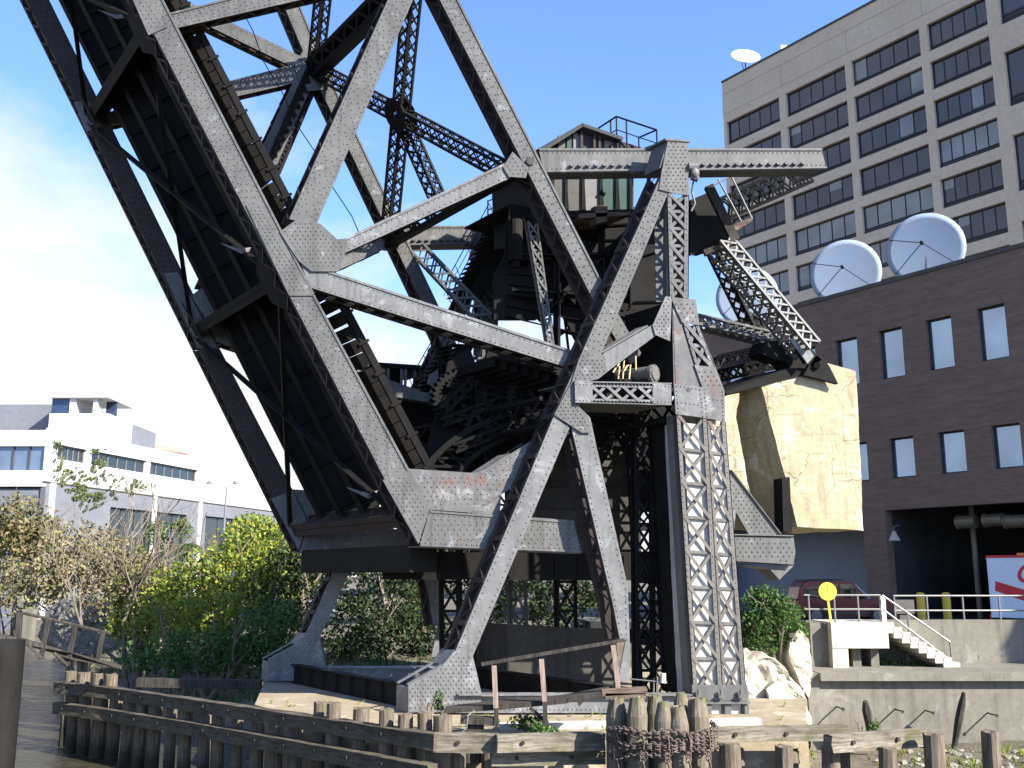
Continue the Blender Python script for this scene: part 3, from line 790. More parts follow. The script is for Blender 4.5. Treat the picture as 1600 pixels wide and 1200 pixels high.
mb = MB(); plate(mb, [(588, 602), (700, 622), (700, 742), (655, 742)], 31.7, .1); ribs(mb, ((600, 610), (695, 626)), ((655, 735), (698, 738)), 31.7, 4)
mb.build("far_girder", M['soot'], mach)
mb = MB(); mb.prism([U(772, 556, 26.3), U(892, 588, 26.3), U(892, 588, 26.3)+D*2.3, U(772, 556, 26.3)+D*2.3], V((0, 0, -.06)))  # added slab and joists, placed to keep sun off the plates behind
for i in range(7): P = U(772+17*i, 556+4.6*i, 26.3)+V((0, 0, -.18)); mb.beam(P, P+D*2.3, .08, .22)
mb.build("added_sun_slab", M['soot'], mach)
# toothed wheels, shafts and tangled beams in the dark
def gear(c, r, n, th, ax=V((0, 1, 0))):
    mb = MB(); out = []
    for k in range(n):
        a = 2*math.pi*k/n; w = 2*math.pi/n
        for f, rr_ in ((0, .9), (.25, 1.0), (.5, 1.0), (.75, .9)): out.append(c+V((math.cos(a+w*f)*r*rr_, 0, math.sin(a+w*f)*r*rr_)))
    for k in range(len(out)):
        p, q = out[k], out[(k+1) % len(out)]; mb.prism([p, q, c+(q-c)*.78, c+(p-c)*.78], D*th)
    for k in range(6):
        a = math.pi*k/3; mb.beam(c+D*(th*.5), c+D*(th*.5)+V((math.cos(a)*r*.8, 0, math.sin(a)*r*.8)), .09, .12)
    mb.cyl(c-D*.15, c+D*1.6, .13, n=12); mb.build("gear_wheel", M['soot'], mach)
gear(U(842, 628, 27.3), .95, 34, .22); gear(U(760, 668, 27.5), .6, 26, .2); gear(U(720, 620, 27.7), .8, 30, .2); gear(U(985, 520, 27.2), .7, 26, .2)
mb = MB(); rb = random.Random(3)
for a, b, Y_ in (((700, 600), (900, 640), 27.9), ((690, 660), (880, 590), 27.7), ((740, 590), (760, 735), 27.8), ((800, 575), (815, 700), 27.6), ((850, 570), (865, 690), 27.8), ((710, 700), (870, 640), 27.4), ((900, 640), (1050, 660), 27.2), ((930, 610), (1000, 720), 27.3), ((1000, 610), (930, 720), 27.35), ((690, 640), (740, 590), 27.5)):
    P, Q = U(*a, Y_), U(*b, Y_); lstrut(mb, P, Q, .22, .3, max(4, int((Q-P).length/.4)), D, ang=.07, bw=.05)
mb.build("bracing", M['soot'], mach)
mb = MB()
def arc(c, r, a0, a1, n): return [(c[0]+r*math.cos(math.radians(a0+(a1-a0)*i/n)), c[1]-r*.62*math.sin(math.radians(a0+(a1-a0)*i/n))) for i in range(n+1)]
for r, w in ((250, .16), (200, .12), (150, .12)):
    pts = arc((900, 790), r, 168, 88, 14)
    for i in range(14): mb.beam(U(*pts[i], 27.6), U(*pts[i+1], 27.6), .5, w, (0, 0, 1))
o, inn = arc((900, 790), 250, 168, 88, 14), arc((900, 790), 200, 168, 88, 14)
for i in range(14):
    mb.flat(U(*o[i], 27.5), U(*inn[i+1], 27.5), FRONT, .07, .02); mb.flat(U(*inn[i], 27.53), U(*o[i+1], 27.53), FRONT, .07, .02)
mb.build("curved_girder", M['soot'], mach)
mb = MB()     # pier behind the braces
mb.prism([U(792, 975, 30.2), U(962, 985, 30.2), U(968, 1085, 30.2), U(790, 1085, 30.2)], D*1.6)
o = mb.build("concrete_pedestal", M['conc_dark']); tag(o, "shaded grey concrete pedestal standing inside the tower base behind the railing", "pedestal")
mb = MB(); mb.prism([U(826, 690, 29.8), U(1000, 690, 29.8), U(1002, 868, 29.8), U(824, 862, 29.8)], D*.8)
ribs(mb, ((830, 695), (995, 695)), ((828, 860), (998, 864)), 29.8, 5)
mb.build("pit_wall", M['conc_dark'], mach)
# open lit lattice leaning inside the tower
mb = MB(); lattice_front(mb, (822, 345), (856, 545), (842, 350), (868, 540), 27.3, 9, strip=.07, xw=.06)
mb.build("leaning_lattice", M['steel'], mach)
mb = MB(); lstrut(mb, U(655, 392, 31.0), U(762, 505, 29.2), .45, .4, 9, V((0, 1, 0)), ang=.07, bw=.06)
mb.build("leaning_lattice", M['steel'], mach)
mb = MB()
for a, b in (((845, 505), (930, 535)), ((850, 540), (925, 490)), ((880, 480), (890, 560)), ((905, 485), (915, 560)), ((850, 520), (930, 515))):
    mb.flat(U(*a, 29.5), U(*b, 29.5), FRONT, .08, .03)
mb.build("bracing", M['soot'], mach)
mb = MB()     # lit stub plates at the far side
plate(mb, [(672, 585), (684, 578), (688, 617), (671, 614), (676, 604), (668, 600)], 30.6, .05, 6, 3)
mb.build("stub_plate", M['steel'], mach)
mb = MB(); plate(mb, [(602, 600), (690, 618), (690, 632), (604, 618)], 30.9, .4)
mb.build("stub_plate", M['steel'], mach)
# gear drum, vertical shaft tube
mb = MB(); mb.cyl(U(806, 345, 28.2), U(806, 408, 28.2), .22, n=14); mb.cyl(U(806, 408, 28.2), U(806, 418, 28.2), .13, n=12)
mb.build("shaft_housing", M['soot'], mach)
# long dark girder at right under the house toward the counterweight links
mb = MB(); plate(mb, [(1080, 312), (1108, 300), (1150, 378), (1120, 372), (1100, 392), (1078, 400)], 27.6, 1.6)
mb.build("end_platform", M['soot'], mach)
mb = MB(); plate(mb, [(985, 330), (1045, 296), (1052, 560), (985, 545)], 27.4, .08)
ribs(mb, ((990, 335), (1042, 305)), ((990, 540), (1047, 552)), 27.4, 3)
mb.build("panel", M['soot'], mach)
# ---- staircase up the far side
st = thing("steel_staircase", U(668, 620, 31.2), "steep black steel staircase with thin handrails climbing the far side of the tower", "staircase")
for (a, b, n) in (((798, 330), (726, 462), 17), ((716, 535), (672, 612), 10)):
    mb = MB()
    for i in range(n):
        p = lerp2(a, b, (i+.5)/n); c = U(p[0], p[1], 31.2)
        mb.prism([c+V((-.16, 0, 0)), c+V((.14, 0, 0)), c+V((.14, 0, .035)), c+V((-.16, 0, .035))], D*.9)
    o = mb.build("tread_flight", M['soot'], st)
    mb = MB(); dx = V((.18, 0, -.1))
    for q in (0, .88): 
        mb.prism([U(*a, 31.2)+D*q+V((.0, 0, -.05)), U(*a, 31.2)+D*q+V((.55, 0, -.05)), U(*b, 31.2)+D*q+V((.55, 0, -.15)), U(*b, 31.2)+D*q+V((.0, 0, -.15))], D*.03)
    mb.build("stringer", M['soot'], st)
    mb = MB()
    for q in (0, .9):
        P, Q = U(*a, 31.2)+D*q+V((-.22, 0, .55)), U(*b, 31.2)+D*q+V((-.22, 0, .55))
        mb.tube([P, Q], .018, 5); mb.tube([P+V((0, 0, -.35)), Q+V((0, 0, -.35))], .012, 5)
        for i in range(5):
            c = P+(Q-P)*(i/4); mb.tube([c, c+V((.25, 0, -.6))], .014, 5)
    mb.build("handrail", M['soot'], st)
mb = MB()
for x in (786, 800):
    for q in (0, .9): mb.tube([U(x, 300, 31)+D*q, U(x, 334, 31)+D*q], .025, 5)
for y in (302, 316): mb.tube([U(786, y, 31), U(800, y, 31)], .02, 5); mb.tube([U(786, y, 31), U(786, y, 31)+D*.9], .02, 5)
mb.prism([U(784, 334, 31), U(806, 334, 31), U(806, 334, 31)+D*.95, U(784, 334, 31)+D*.95], V((0, 0, .05)))
mb.build("landing", M['soot'], st)
# little cabin remains beyond the leaf
cab = thing("wrecked_cabin", U(635, 612, 33), "small wrecked cabin frame with pale posts beyond the leaf below the slanted strut", "cabin")
mb = MB()
for x in (598, 607, 628, 634, 648, 660): mb.beam(U(x, 574, 33), U(x-1, 606, 33), .09, .09)
mb.build_each("post", M['steel_pale'], cab)
mb = MB(); mb.prism([U(590, 566, 32.9), U(680, 572, 32.9), U(680, 580, 32.9), U(591, 573, 32.9)], D*2); mb.build("roof", M['soot'], cab)
mb = MB(); mb.prism([U(594, 604, 32.9), U(668, 612, 32.9), U(668, 618, 32.9), U(594, 610, 32.9)], D*2); mb.prism([U(609, 580, 33.3), U(626, 581, 33.3), U(626, 606, 33.3), U(609, 604, 33.3)], D*.1); mb.build("floor", M['soot'], cab)
mb = MB(); mb.prism([U(650, 582, 33.2), U(668, 584, 33.2), U(664, 606, 33.2), U(652, 604, 33.2)], D*.08); mb.build("panel", M['counter'], cab)
# ---- operator's house
house = thing("operator_house", U(925, 345, 27.6), "weathered panelled cabin with a gabled roof perched inside the tower top", "operator house")
M['panel_grey'] = weathered("peeling_grey_panel", (0.050, 0.048, 0.045), (0.095, 0.090, 0.083), rust=(.05, .035, .025), rust_amt=.6, rough=.8)
M['panel_pale'] = weathered("peeling_pale_panel", (0.110, 0.105, 0.100), (0.180, 0.175, 0.170), rust=(.12, .09, .07), rust_amt=.4, rough=.8)
M['panel_green'] = weathered("dull_green_panel", (.022, .05, .042), (.035, .068, .056), rust=(.03, .03, .025), rust_amt=.4, rough=.5)
M['roofing'] = weathered("dark_tar_roofing", (.025, .025, .025), (.05, .05, .05), rust_amt=.2, rough=.85)
mb = MB(); Yh = 27.6
plate(mb, [(862, 232), (910, 204), (968, 222), (990, 240), (990, 335), (868, 345)], Yh, 3.2)
mb.build("wall", M['roofing'], house)
xs = [(864, 884, 'panel_grey'), (886, 910, 'panel_grey'), (913, 938, 'panel_pale'), (941, 963, 'panel_green'), (966, 985, 'panel_green')]
for a, b, m_ in xs:
    mb = MB(); plate(mb, [(a, 270), (b, 270), (b-1, 331), (a+3, 336)], Yh-.06, .05)
    mb.build("wall_panel", M[m_], house)
mb = MB()
for x in (864, 885, 911.5, 939.5, 964.5, 986): mb.beam(U(x, 268, Yh-.1), U(x, 334, Yh-.1), .06, .08)
mb.beam(U(862, 336, Yh-.1), U(990, 333, Yh-.1), .12, .2)
mb.build("frame", M['soot'], house)
mb = MB(); mb.prism([U(930, 322, Yh-.2), U(950, 320, Yh-.2), U(948, 345, Yh-.2), U(932, 350, Yh-.2)], D*.3)
mb.prism([U(905, 334, Yh-.2), U(985, 330, Yh-.2), U(985, 336, Yh-.2), U(905, 341, Yh-.2)], D*3)
mb.build("floor_timber", M['plank'], house)
mb = MB()
mb.prism([U(845, 233, Yh-.3), U(910, 192, Yh-.3), U(912, 197, Yh-.3), U(850, 237, Yh-.3)], D*3.8)
mb.prism([U(910, 192, Yh-.3), U(974, 214, Yh-.3), U(973, 219, Yh-.3), U(910, 197, Yh-.3)], D*3.8)
mb.build("roof", M['roofing'], house)
for a, b, m_ in ((872, 883, 'panel_grey'), (886, 893, 'panel_green'), (896, 907, 'panel_pale'), (945, 966, 'panel_pale')):
    mb = MB(); plate(mb, [(a, 212 if a < 890 else 206), (b, 208 if b < 900 else 210), (b, 231), (a, 232)], Yh-.05, .04); mb.build("wall_panel", M[m_], house)
mb = MB()
for x, y0 in ((909, 203), (929, 208), (937, 211)): mb.beam(U(x, y0, Yh-.12), U(x, 232, Yh-.12), .07, .07)
mb.build_each("frame_post", M['brownsteel'], house)
mb = MB(); plate(mb, [(955, 226), (968, 220), (1002, 230), (1002, 238), (955, 238)], Yh-.15, 1.0); mb.build("chimney_box", M['brownsteel'], house)
mb = MB(); mb.cyl(U(966, 273, Yh-.5), U(974, 273, Yh-.5), .07, n=8); 
mb.build("lamp", M['conc_pale'], house)
gr = thing("guard_rail", U(985, 236, 27.4), "thin black pipe guard rail round the deck beside the cabin roof", "guard rail")
mb = MB(); c4 = [U(934, 201, 28.6), U(963, 182, 27.4)+D*0, U(1026, 203, 27.0), U(998, 215, 29)]
for i in range(3): mb.tube([c4[i], c4[i+1]], .028, 6); mb.tube([c4[i]+V((0, 0, -.42)), c4[i+1]+V((0, 0, -.42))], .018, 5)
mb.build("top_rail", M['soot'], gr)
for c in (c4[0], c4[1], c4[2], c4[3], (c4[1]*.75+c4[2]*.25), (c4[0]*.3+c4[1]*.7)):
    mb = MB(); mb.tube([c, c+V((0, 0, -.95))], .026, 6); mb.build("post", M['soot'], gr)
mb = MB(); mb.prism([c4[0]+V((0, 0, -.95)), c4[1]+V((0, 0, -.95)), c4[2]+V((0, 0, -.95)), c4[3]+V((0, 0, -.95))], V((0, 0, -.05))); mb.build("deck", M['roofing'], gr)
# ---- winch motor on the shelf
mo = thing("winch_motor", U(1000, 597, 25.4), "round grey electric winch motor lying on the shelf girder", "motor")
mb = MB(); P, Q = U(972, 588, 25.75), U(1018, 584, 25.15); ax = (Q-P).normalized()
mb.cyl(P, Q, .17, .2, n=18); mb.cyl(Q, Q+ax*.10, .235, .235, n=22); mb.cyl(Q+ax*.10, Q+ax*.14, .19, .17, n=22)
mb.cyl(P-ax*.1, P, .2, .2, n=18)
for k in range(8):
    a = 2*math.pi*k/8; w1 = ax.cross(V((0, 0, 1))).normalized(); w2 = w1.cross(ax)
    mb.rivet(Q+ax*.10+w1*(math.cos(a)*.2)+w2*(math.sin(a)*.2), ax, .022, .03)
mb.build("motor_body", M['panel_grey'], mo)
mb = MB(); mb.box(U(985, 596, 25.5), .6, .35, .1); mb.box(U(1008, 596, 25.25), .25, .35, .1); mb.build("mount", M['soot'], mo)
M['yellow_pipe'] = plain("ochre_pipe", (.42, .33, .16), .6)
mb = MB()
for x, h in ((966, 20), (973, 30), (983, 22)):
    a = U(x, 592, 25.2); b = U(x+2, 592-h, 25.2); c = U(x-8, 592-h+10, 25.1)
    mb.tube([a, b, (b+c)/2+V((0, 0, .06)), c], .022, 6)
mb.tube([U(993, 556, 25.3), U(994, 590, 25.3)], .02, 6)
mb.build("pipe", M['yellow_pipe'], mo)
mb = MB(); mb.cyl(U(1076, 262, 25.0), U(1091, 262, 25.0), .13, n=12); mb.cyl(U(1080, 276, 25.0), U(1091, 280, 25.0), .09, n=10); mb.sphere(U(1086, 270, 24.95), .12, .1, .16)
mb.tube([U(1084, 280, 25), U(1081, 300, 25.1), U(1086, 318, 25.1), U(1080, 330, 25.1)], .03, 6)
o = mb.build("pulley_block", M['steel_rust']); tag(o, "small rusty pulley block clamped beside the tower head", "pulley")
# ---- counterweight and its lattice links
cw = thing("counterweight", U(1290, 830, 27.0), "huge cracked yellow concrete counterweight block hanging right of the tower", "counterweight")
def rough_prism(mb, px, Y, depth, seg=14, amp=.05, seed=0, dvec=None):
    """concrete block: outline on plane Y pushed back along the river, faces gridded and roughened"""
    pts = [U(x, y, Y) for x, y in px]; loop = []
    for i in range(len(pts)):
        a, b = pts[i], pts[(i+1) % len(pts)]; n = max(1, int((b-a).length/.16))
        for k in range(n): loop.append(a+(b-a)*(k/n))
    c = sum(pts, V((0, 0, 0)))/len(pts); nr = 11; dv = (dvec or D)
    def ns(p): return V(noise.noise_vector(p*1.3+V((seed, 0, 0))))*amp + V(noise.noise_vector(p*4.3+V((seed, 3, 0))))*amp*.6
    rings = []
    for r in range(nr): rings.append([c+(p-c)*((r+1)/nr) for p in loop])
    nb = 8
    for k in range(1, nb+1): rings.append([p+dv*(depth*k/nb) for p in loop])
    for r in range(nr-1, 0, -1): rings.append([c+(p-c)*(r/nr)+dv*depth for p in loop])
    vs = [c]; L = len(loop)
    for rg in rings: vs += rg
    vs.append(c+dv*depth)
    vs = [p+ns(p) for p in vs]; fs = []
    for i in range(L): fs.append((0, 1+i, 1+(i+1) % L)); fs.append((len(vs)-1, 1+(len(rings)-1)*L+(i+1) % L, 1+(len(rings)-1)*L+i))
    for r in range(len(rings)-1):
        for i in range(L): fs.append((1+r*L+i, 1+(r+1)*L+i, 1+(r+1)*L+(i+1) % L, 1+r*L+(i+1) % L))
    mb.add(vs, fs)
mb = MB()
rough_prism(mb, [(1190, 603), (1256, 584), (1293, 568), (1337, 579), (1339, 600), (1349, 829), (1246, 823), (1217, 706)], 27.2, 2.3, amp=.022, seed=1)
mb.build("concrete_block", M['counter'], cw)
mb = MB()
rough_prism(mb, [(1090, 622), (1164, 602), (1300, 580), (1300, 800), (1232, 810), (1177, 768), (1142, 736), (1090, 736)], 29.1, 5.0, amp=.02, seed=4)
mb.build("concrete_block", M['counter'], cw)
mb = MB(); rough_prism(mb, [(1096, 626), (1154, 615), (1150, 650), (1158, 690), (1166, 740), (1174, 782), (1150, 790), (1098, 790)], 26.75, .7, amp=.05, seed=6)
mb.build("concrete_block", M['counter'], cw)
mb = MB()      # pin plate and cheek plates
plate(mb, [(1256, 586), (1262, 575), (1275, 556), (1284, 556), (1296, 572), (1310, 600), (1296, 596)], 27.0, .12)
mb.cyl(U(1277, 571, 26.9), U(1277, 571, 27.2), .09, n=12)
plate(mb, [(1132, 612), (1186, 592), (1230, 575), (1262, 575), (1256, 586), (1188, 603), (1136, 617)], 27.15, 1.6)
plate(mb, [(1222, 748), (1234, 745), (1238, 832), (1224, 830)], 27.1, .3)
mb.build_each("hanger_plate", M['soot'], cw)
lk = thing("link_frame", U(1190, 580, 27.5), "sloping open lattice girders tying the tower top to the yellow counterweight", "link frame")
def LK(name, a, b, Ya, Yb, w, h, n, mat='steel', ang=.08, bw=.06):
    mb = MB(); lstrut(mb, U(*a, Ya), U(*b, Yb), w, h, n, D, ang=ang, bw=bw); mb.build(name, M[mat], lk)
LK("lattice_girder", (1124, 382), (1262, 548), 27.2, 27.1, .50, .62, 12)
LK("lattice_girder", (1084, 322), (1182, 520), 30.6, 30.6, .4, .4, 13, 'soot')
LK("lattice_girder", (1088, 503), (1205, 530), 28.6, 28.0, .3, .3, 9)
LK("lattice_girder", (1112, 568), (1200, 548), 28.4, 28.2, .34, .6, 8, 'brownsteel')
LK("lattice_girder", (1112, 590), (1215, 566), 29.4, 29.0, .3, .5, 9, 'soot')
LK("lattice_girder", (1118, 332), (1262, 268), 33.5, 33.0, .75, .5, 9, 'soot', .1, .07)
mb = MB(); plate(mb, [(1196, 534), (1232, 530), (1262, 572), (1240, 584), (1228, 566), (1206, 560), (1190, 552)], 27.5, .5); plate(mb, [(1243, 546), (1258, 536), (1284, 562), (1270, 572), (1256, 568)], 27.0, .05)
mb.build("end_plate", M['soot'], lk)
mb = MB(); mb.prism([U(1234, 530, 26.85), U(1250, 524, 26.85), U(1272, 556, 26.85), U(1262, 568, 26.85)], D*.03); mb.build("end_cover", M['steel_pale'], lk)
mb = MB(); mb.beam(U(1107, 291, 27.1), U(1149, 377, 27.1), .2, .25); mb.beam(U(1100, 396, 27), U(1141, 380, 27), .18, .16); mb.build("walk_plank", M['darkwood'], lk)
mb = MB()
for a, b in (((1122, 280), (1160, 350)), ((1141, 272), (1175, 342)), ((1110, 292), (1145, 274)), ((1128, 366), (1175, 342))): mb.tube([U(*a, 28.5), U(*b, 28.5)], .03, 6)
mb.build("hand_rail", M['steel_pale'], lk)
mb = MB(); mb.prism([U(1128, 362, 28.4), U(1172, 340, 28.4), U(1176, 345, 28.4), U(1134, 370, 28.4)], D*.6); mb.build("foot_board", M['plank'], lk)
# knee brace and heel beam of the shore side
kb = thing("approach_bracket", U(1195, 900, 26.4), "grey riveted knee brace and stub beam behind the laced column", "bracket")
mb = MB()
plate(mb, [(1138, 735), (1144, 737), (1218, 835), (1172, 838), (1150, 800), (1146, 838), (1138, 838)], 26.2, .05, 8, 5)
a0, a1 = U(1143, 735, 26.15), U(1220, 835, 26.15); mb.prism([a0, a1, a1+D*.5, a0+D*.5], V((.02, 0, .02)))
mb.build("knee_brace", M['steel'], kb)
mb = MB(); plate(mb, [(1140, 838), (1240, 840), (1243, 862), (1240, 880), (1140, 874)], 26.1, .45, 9, 4)
mb.prism([U(1140, 836, 26.05), U(1240, 838, 26.05), U(1240, 838, 26.05)+D*.6, U(1140, 836, 26.05)+D*.6], V((0, 0, .03)))
mb.prism([U(1140, 876, 26.05), U(1241, 882, 26.05), U(1241, 882, 26.05)+D*.6, U(1140, 876, 26.05)+D*.6], V((0, 0, .03)))
mb.build("stub_beam", M['steel'], kb)
mb = MB(); plate(mb, [(1172, 884), (1240, 884), (1218, 906), (1204, 890)], 26.2, .4); mb.build("bracket_plate", M['steel'], kb)
mb = MB(); plate(mb, [(1186, 690), (1206, 640), (1216, 720), (1222, 780), (1206, 820), (1190, 800)], 28.6, .4); mb.build("hanger", M['soot'], kb)
# concrete infill seen through the laced column
mb = MB(); rough_prism(mb, [(1068, 660), (1136, 668), (1164, 1120), (1092, 1120)], 25.09, .7, amp=.015, seed=9)
o = mb.build("concrete_pier", M['conc_pale']); tag(o, "pale concrete pier sunlit behind the lacing of the big column", "pier")
mb = MB(); mb.prism([U(1106, 655, 25.03), U(1119, 655, 25.07), U(1118, 668, 25.07), U(1111, 672, 25.07)], D*.1); 
M['rustpatch'] = plain("orange_rust_plate", (.35, .16, .09), .8)
mb.build("rusty_plate", M['rustpatch'], tower)
# ================================================================ ground, water, pier, fender, quay
SHORE = V((-7.6, 33.0, 0))
def shore_e(x, y): return (V((x, y, 0))-SHORE).dot(NB)
def sm(a, b, x):
    t = max(0, min(1, (x-a)/(b-a))); return t*t*(3-2*t)
def along_e(x, y): return (V((x, y, 0))-SHORE).dot(D)
def ground_h(x, y):
    e = shore_e(x, y); a = along_e(x, y)
    left = sm(-1, 9, a)
    hl = -1.6 + 1.9*sm(-1.5, .6, e) + 1.5*sm(.5, 6, e) + .8*sm(6, 22, e)
    hr = -1.6 + 1.5*sm(-3, 3, e) + .15*sm(9, 13, e) + 1.6*sm(31.3, 33, y)
    h = hr*(1-left) + hl*left
    if e > 0: h += (.16*noise.noise(V((x*.55, y*.55, 1))) + .35*noise.noise(V((x*.16, y*.16, 5))))*min(1, e/2)
    return h
def axis(lo, hi, fine0, fine1, step, big):
    xs = [lo]; x = lo
    while x < fine0: x += big; xs.append(min(x, fine0)); big = max(step, big*.7)
    x = fine0
    while x < fine1: x += step; xs.append(x)
    b = step
    while x < hi: b *= 1.5; x += b; xs.append(min(x, hi))
    return xs
mb = MB(); gx = axis(-2500, 2500, -62, 24, .8, 900); gy = axis(-600, 3500, 18, 80, .8, 300)
for y in gy:
    for x in gx: mb.v.append(V((x, y, ground_h(x, y))))
n = len(gx)
for j in range(len(gy)-1):
    for i in range(n-1): mb.f.append((j*n+i, j*n+i+1, (j+1)*n+i+1, (j+1)*n+i)); mb.m.append(0)
m, nt, b = newmat("bank_soil"); v = objvec(nt)
n1 = noise_tex(nt, v, .35, 9, .65); n2 = noise_tex(nt, v, 3.5, 8, .7); n3 = noise_tex(nt, v, 12, 5, .7)
col = ramp(nt, n1, [(.36, (.05, .05, .022)), (.48, (.10, .08, .05)), (.60, (.17, .15, .11))])
col = mixc(nt, .5, col, ramp(nt, n2, [(.3, (.035, .03, .018)), (.6, (.11, .095, .07)), (.75, (.2, .18, .15))]))
nt.links.new(col, b.inputs["Base Color"]); b.inputs["Roughness"].default_value = .95; bump(nt, b, n3, .8, .08)
o = mb.build("ground", m, smooth=True); tag(o, kind="structure")
# water
m, nt, b = newmat("river_water"); v = objvec(nt)
b.inputs["Base Color"].default_value = (.035, .032, .02, 1); b.inputs["Roughness"].default_value = .08; b.inputs["IOR"].default_value = 1.33; b.inputs["Specular IOR Level"].default_value = .42
w1 = noise_tex(nt, objvec(nt, "Object", (.9, 1.6, 1)), 1.1, 5, .6, .6); w2 = noise_tex(nt, objvec(nt, "Object", (1, 1.8, 1)), 5, 3, .5, .4)
wm_ = nt.nodes.new("ShaderNodeMath"); wm_.operation = 'MULTIPLY_ADD'; nt.links.new(w2, wm_.inputs[0]); wm_.inputs[1].default_value = .25; nt.links.new(w1, wm_.inputs[2])
bump(nt, b, wm_.outputs[0], .8, .3)
mb = MB(); mb.v = [V(p) for p in ((-1500, -500, 0), (1500, -500, 0), (1500, 300, 0), (-1500, 300, 0))]
a0 = SHORE + NB*9
mb.v = [V((-400, -300, 0)), V((60, -300, 0)), a0 - D*70, a0 + D*400, V((-700, 330, 0))]
mb.f = [(0, 1, 2, 3, 4)]; mb.m = [0]
o = mb.build("water", m); tag(o, kind="structure")
# timber-edged pier that carries the tower
PZ = 1.74
fr = [onz(x, y, PZ) for x, y in ((398, 1101), (470, 1120), (676, 1148), (760, 1150), (960, 1148), (1120, 1144), (1262, 1140))]
bk = [V((8.7, 30.8, PZ)), V((9.0, 36, PZ)), V((-2, 39, PZ)), V((-8.6, 36.2, PZ)), onz(408, 1078, PZ)]
mb = MB(); mb.prism(fr+bk, V((0, 0, -2.6)))
M['sand'] = weathered("trodden_sand_concrete", (.17, .135, .085), (.27, .22, .15), rust=(.08, .075, .03), rust_amt=.5, pale=(.36, .32, .25), pale_amt=.3, rough=.95, scale=.8, bmp=.7)
o = mb.build("pier_ground", M['sand']); tag(o, kind="structure")
mb = MB(); ed = [onz(x, y, PZ+.12) for x, y in ((780, 1132), (960, 1129), (1120, 1126), (1190, 1124))]
for i in range(3): mb.prism([ed[i], ed[i+1], ed[i+1]+V((0, .35, 0)), ed[i]+V((0, .35, 0))], V((0, 0, -.5)))
o = mb.build("pavement_kerb", M['conc_pale']); tag(o, kind="structure")
# ---- fender of piles and wales
def wale(pa, pb, z, label, h=.30, dep=.28, mat='wale', grp="fender wales"):
    A, B = onz(*pa, z), onz(*pb, z); ax = (B-A).normalized(); sd = V((-ax.y, ax.x, 0)); sd = sd if sd.y > 0 else -sd
    L = (B-A).length; n = max(4, int(L/.5)); mb = MB(); vs = []; fs = []
    mat = 'wale_dark' if 'left' in label and 'corner' not in label or 'longest' in label else mat
    prof = [(0, 0), (.02, -h*.5), (0, -h), (dep, -h), (dep, -h*.5), (dep, 0), (dep*.5, .008)]; k = len(prof)
    for i in range(n+1):
        p = A+ax*(L*i/n)
        for (u, w) in prof:
            j = V(noise.noise_vector(p*1.7+V((u*9, w*9, z))))*.022
            vs.append(p+sd*u+V((0, 0, w))+j)
    for i in range(n):
        for q in range(k): fs.append((i*k+q, i*k+(q+1) % k, (i+1)*k+(q+1) % k, (i+1)*k+q))
    fs += [tuple(range(k)), tuple(range(n*k+k-1, n*k-1, -1))]
    mb.add(vs, fs)
    # bolt heads
    for i in range(int(L/1.1)):
        p = A+ax*(.5+i*1.1)+V((0, 0, -h*.45)); mb.mi = 1; mb.cyl(p-sd*.03, p+sd*.02, .04, n=8)
    # orient the mesh so that its local z runs along the timber
    o = mb.build("timber_wale", [M[mat], M['darkwood']]); tag(o, label, "timber", grp)
    return A, B, sd
def along_mat(o): pass
W = {}
W['tl'] = wale((84, 1066), (172, 1075), 1.95, "short upper wale timber at the far left end of the fender")
W['t1'] = wale((172, 1075), (300, 1093), 1.95, "long upper wale timber left of the joint in the fender, beyond the middle")
W['t2'] = wale((300, 1093), (677, 1148), 1.95, "longest upper wale timber running to the mossy fender corner")
W['bl'] = wale((82, 1098), (160, 1108), 1.42, "short lower wale timber at the far left end of the fender")
W['b1'] = wale((160, 1108), (300, 1130), 1.42, "lower wale timber in the left half of the fender")
W['b2'] = wale((300, 1130), (668, 1196), 1.42, "longest lower wale timber running off under the fender corner")
W['c1'] = wale((677, 1147), (777, 1149), 1.95, "short dark corner timber with one bolt right of the mossy fender corner", h=.33)
W['c2'] = wale((777, 1150), (946, 1146), 1.97, "sunlit pale wale timber between the fender corner and the pile cluster", h=.31)
W['c3'] = wale((768, 1176), (946, 1172), 1.62, "lower pale timber between the fender corner and the pile cluster", h=.26)
W['d1'] = wale((1112, 1139), (1326, 1134), 1.95, "sunlit thick wale timber right of the chained pile cluster", h=.28)
W['d2'] = wale((1300, 1150), (1452, 1140), 1.90, "sunlit wale timber at the right running to the tallest right pile", h=.33)
def pile_mesh(seed, h=4.2, r=.17, n=12, top=.0, name="timber_pile", mat='pile', rings=10):
    rr = random.Random(seed); mb = MB(); vs = []; fs = []
    for j in range(rings+1):
        t = j/rings
        for k in range(n):
            a = 2*math.pi*k/n; q = r*(1.06-.12*t)*(1+.09*noise.noise(V((math.cos(a)*1.5, math.sin(a)*1.5, t*2+seed*7)))+.04*noise.noise(V((math.cos(a)*6, math.sin(a)*6, seed))))
            if top and t > .93: q *= (1-top*(t-.93)/.07)
            vs.append(V((math.cos(a)*q+.03*math.sin(t*3+seed), math.sin(a)*q, h*t + (rr.uniform(-.03, .03) if j == rings else 0))))
    for j in range(rings):
        for k in range(n): fs.append((j*n+k, j*n+(k+1) % n, (j+1)*n+(k+1) % n, (j+1)*n+k))
    vs.append(V((0, 0, h+.015))); c = len(vs)-1
    for k in range(n): fs.append((rings*n+k, rings*n+(k+1) % n, c))
    mb.add(vs, fs); me_o = mb.build(name, M[mat], smooth=False)
    return me_o
protos = [pile_mesh(s, r=.165+.02*(s % 3)) for s in range(4)]
PBASE = -2.6
cnt = 0
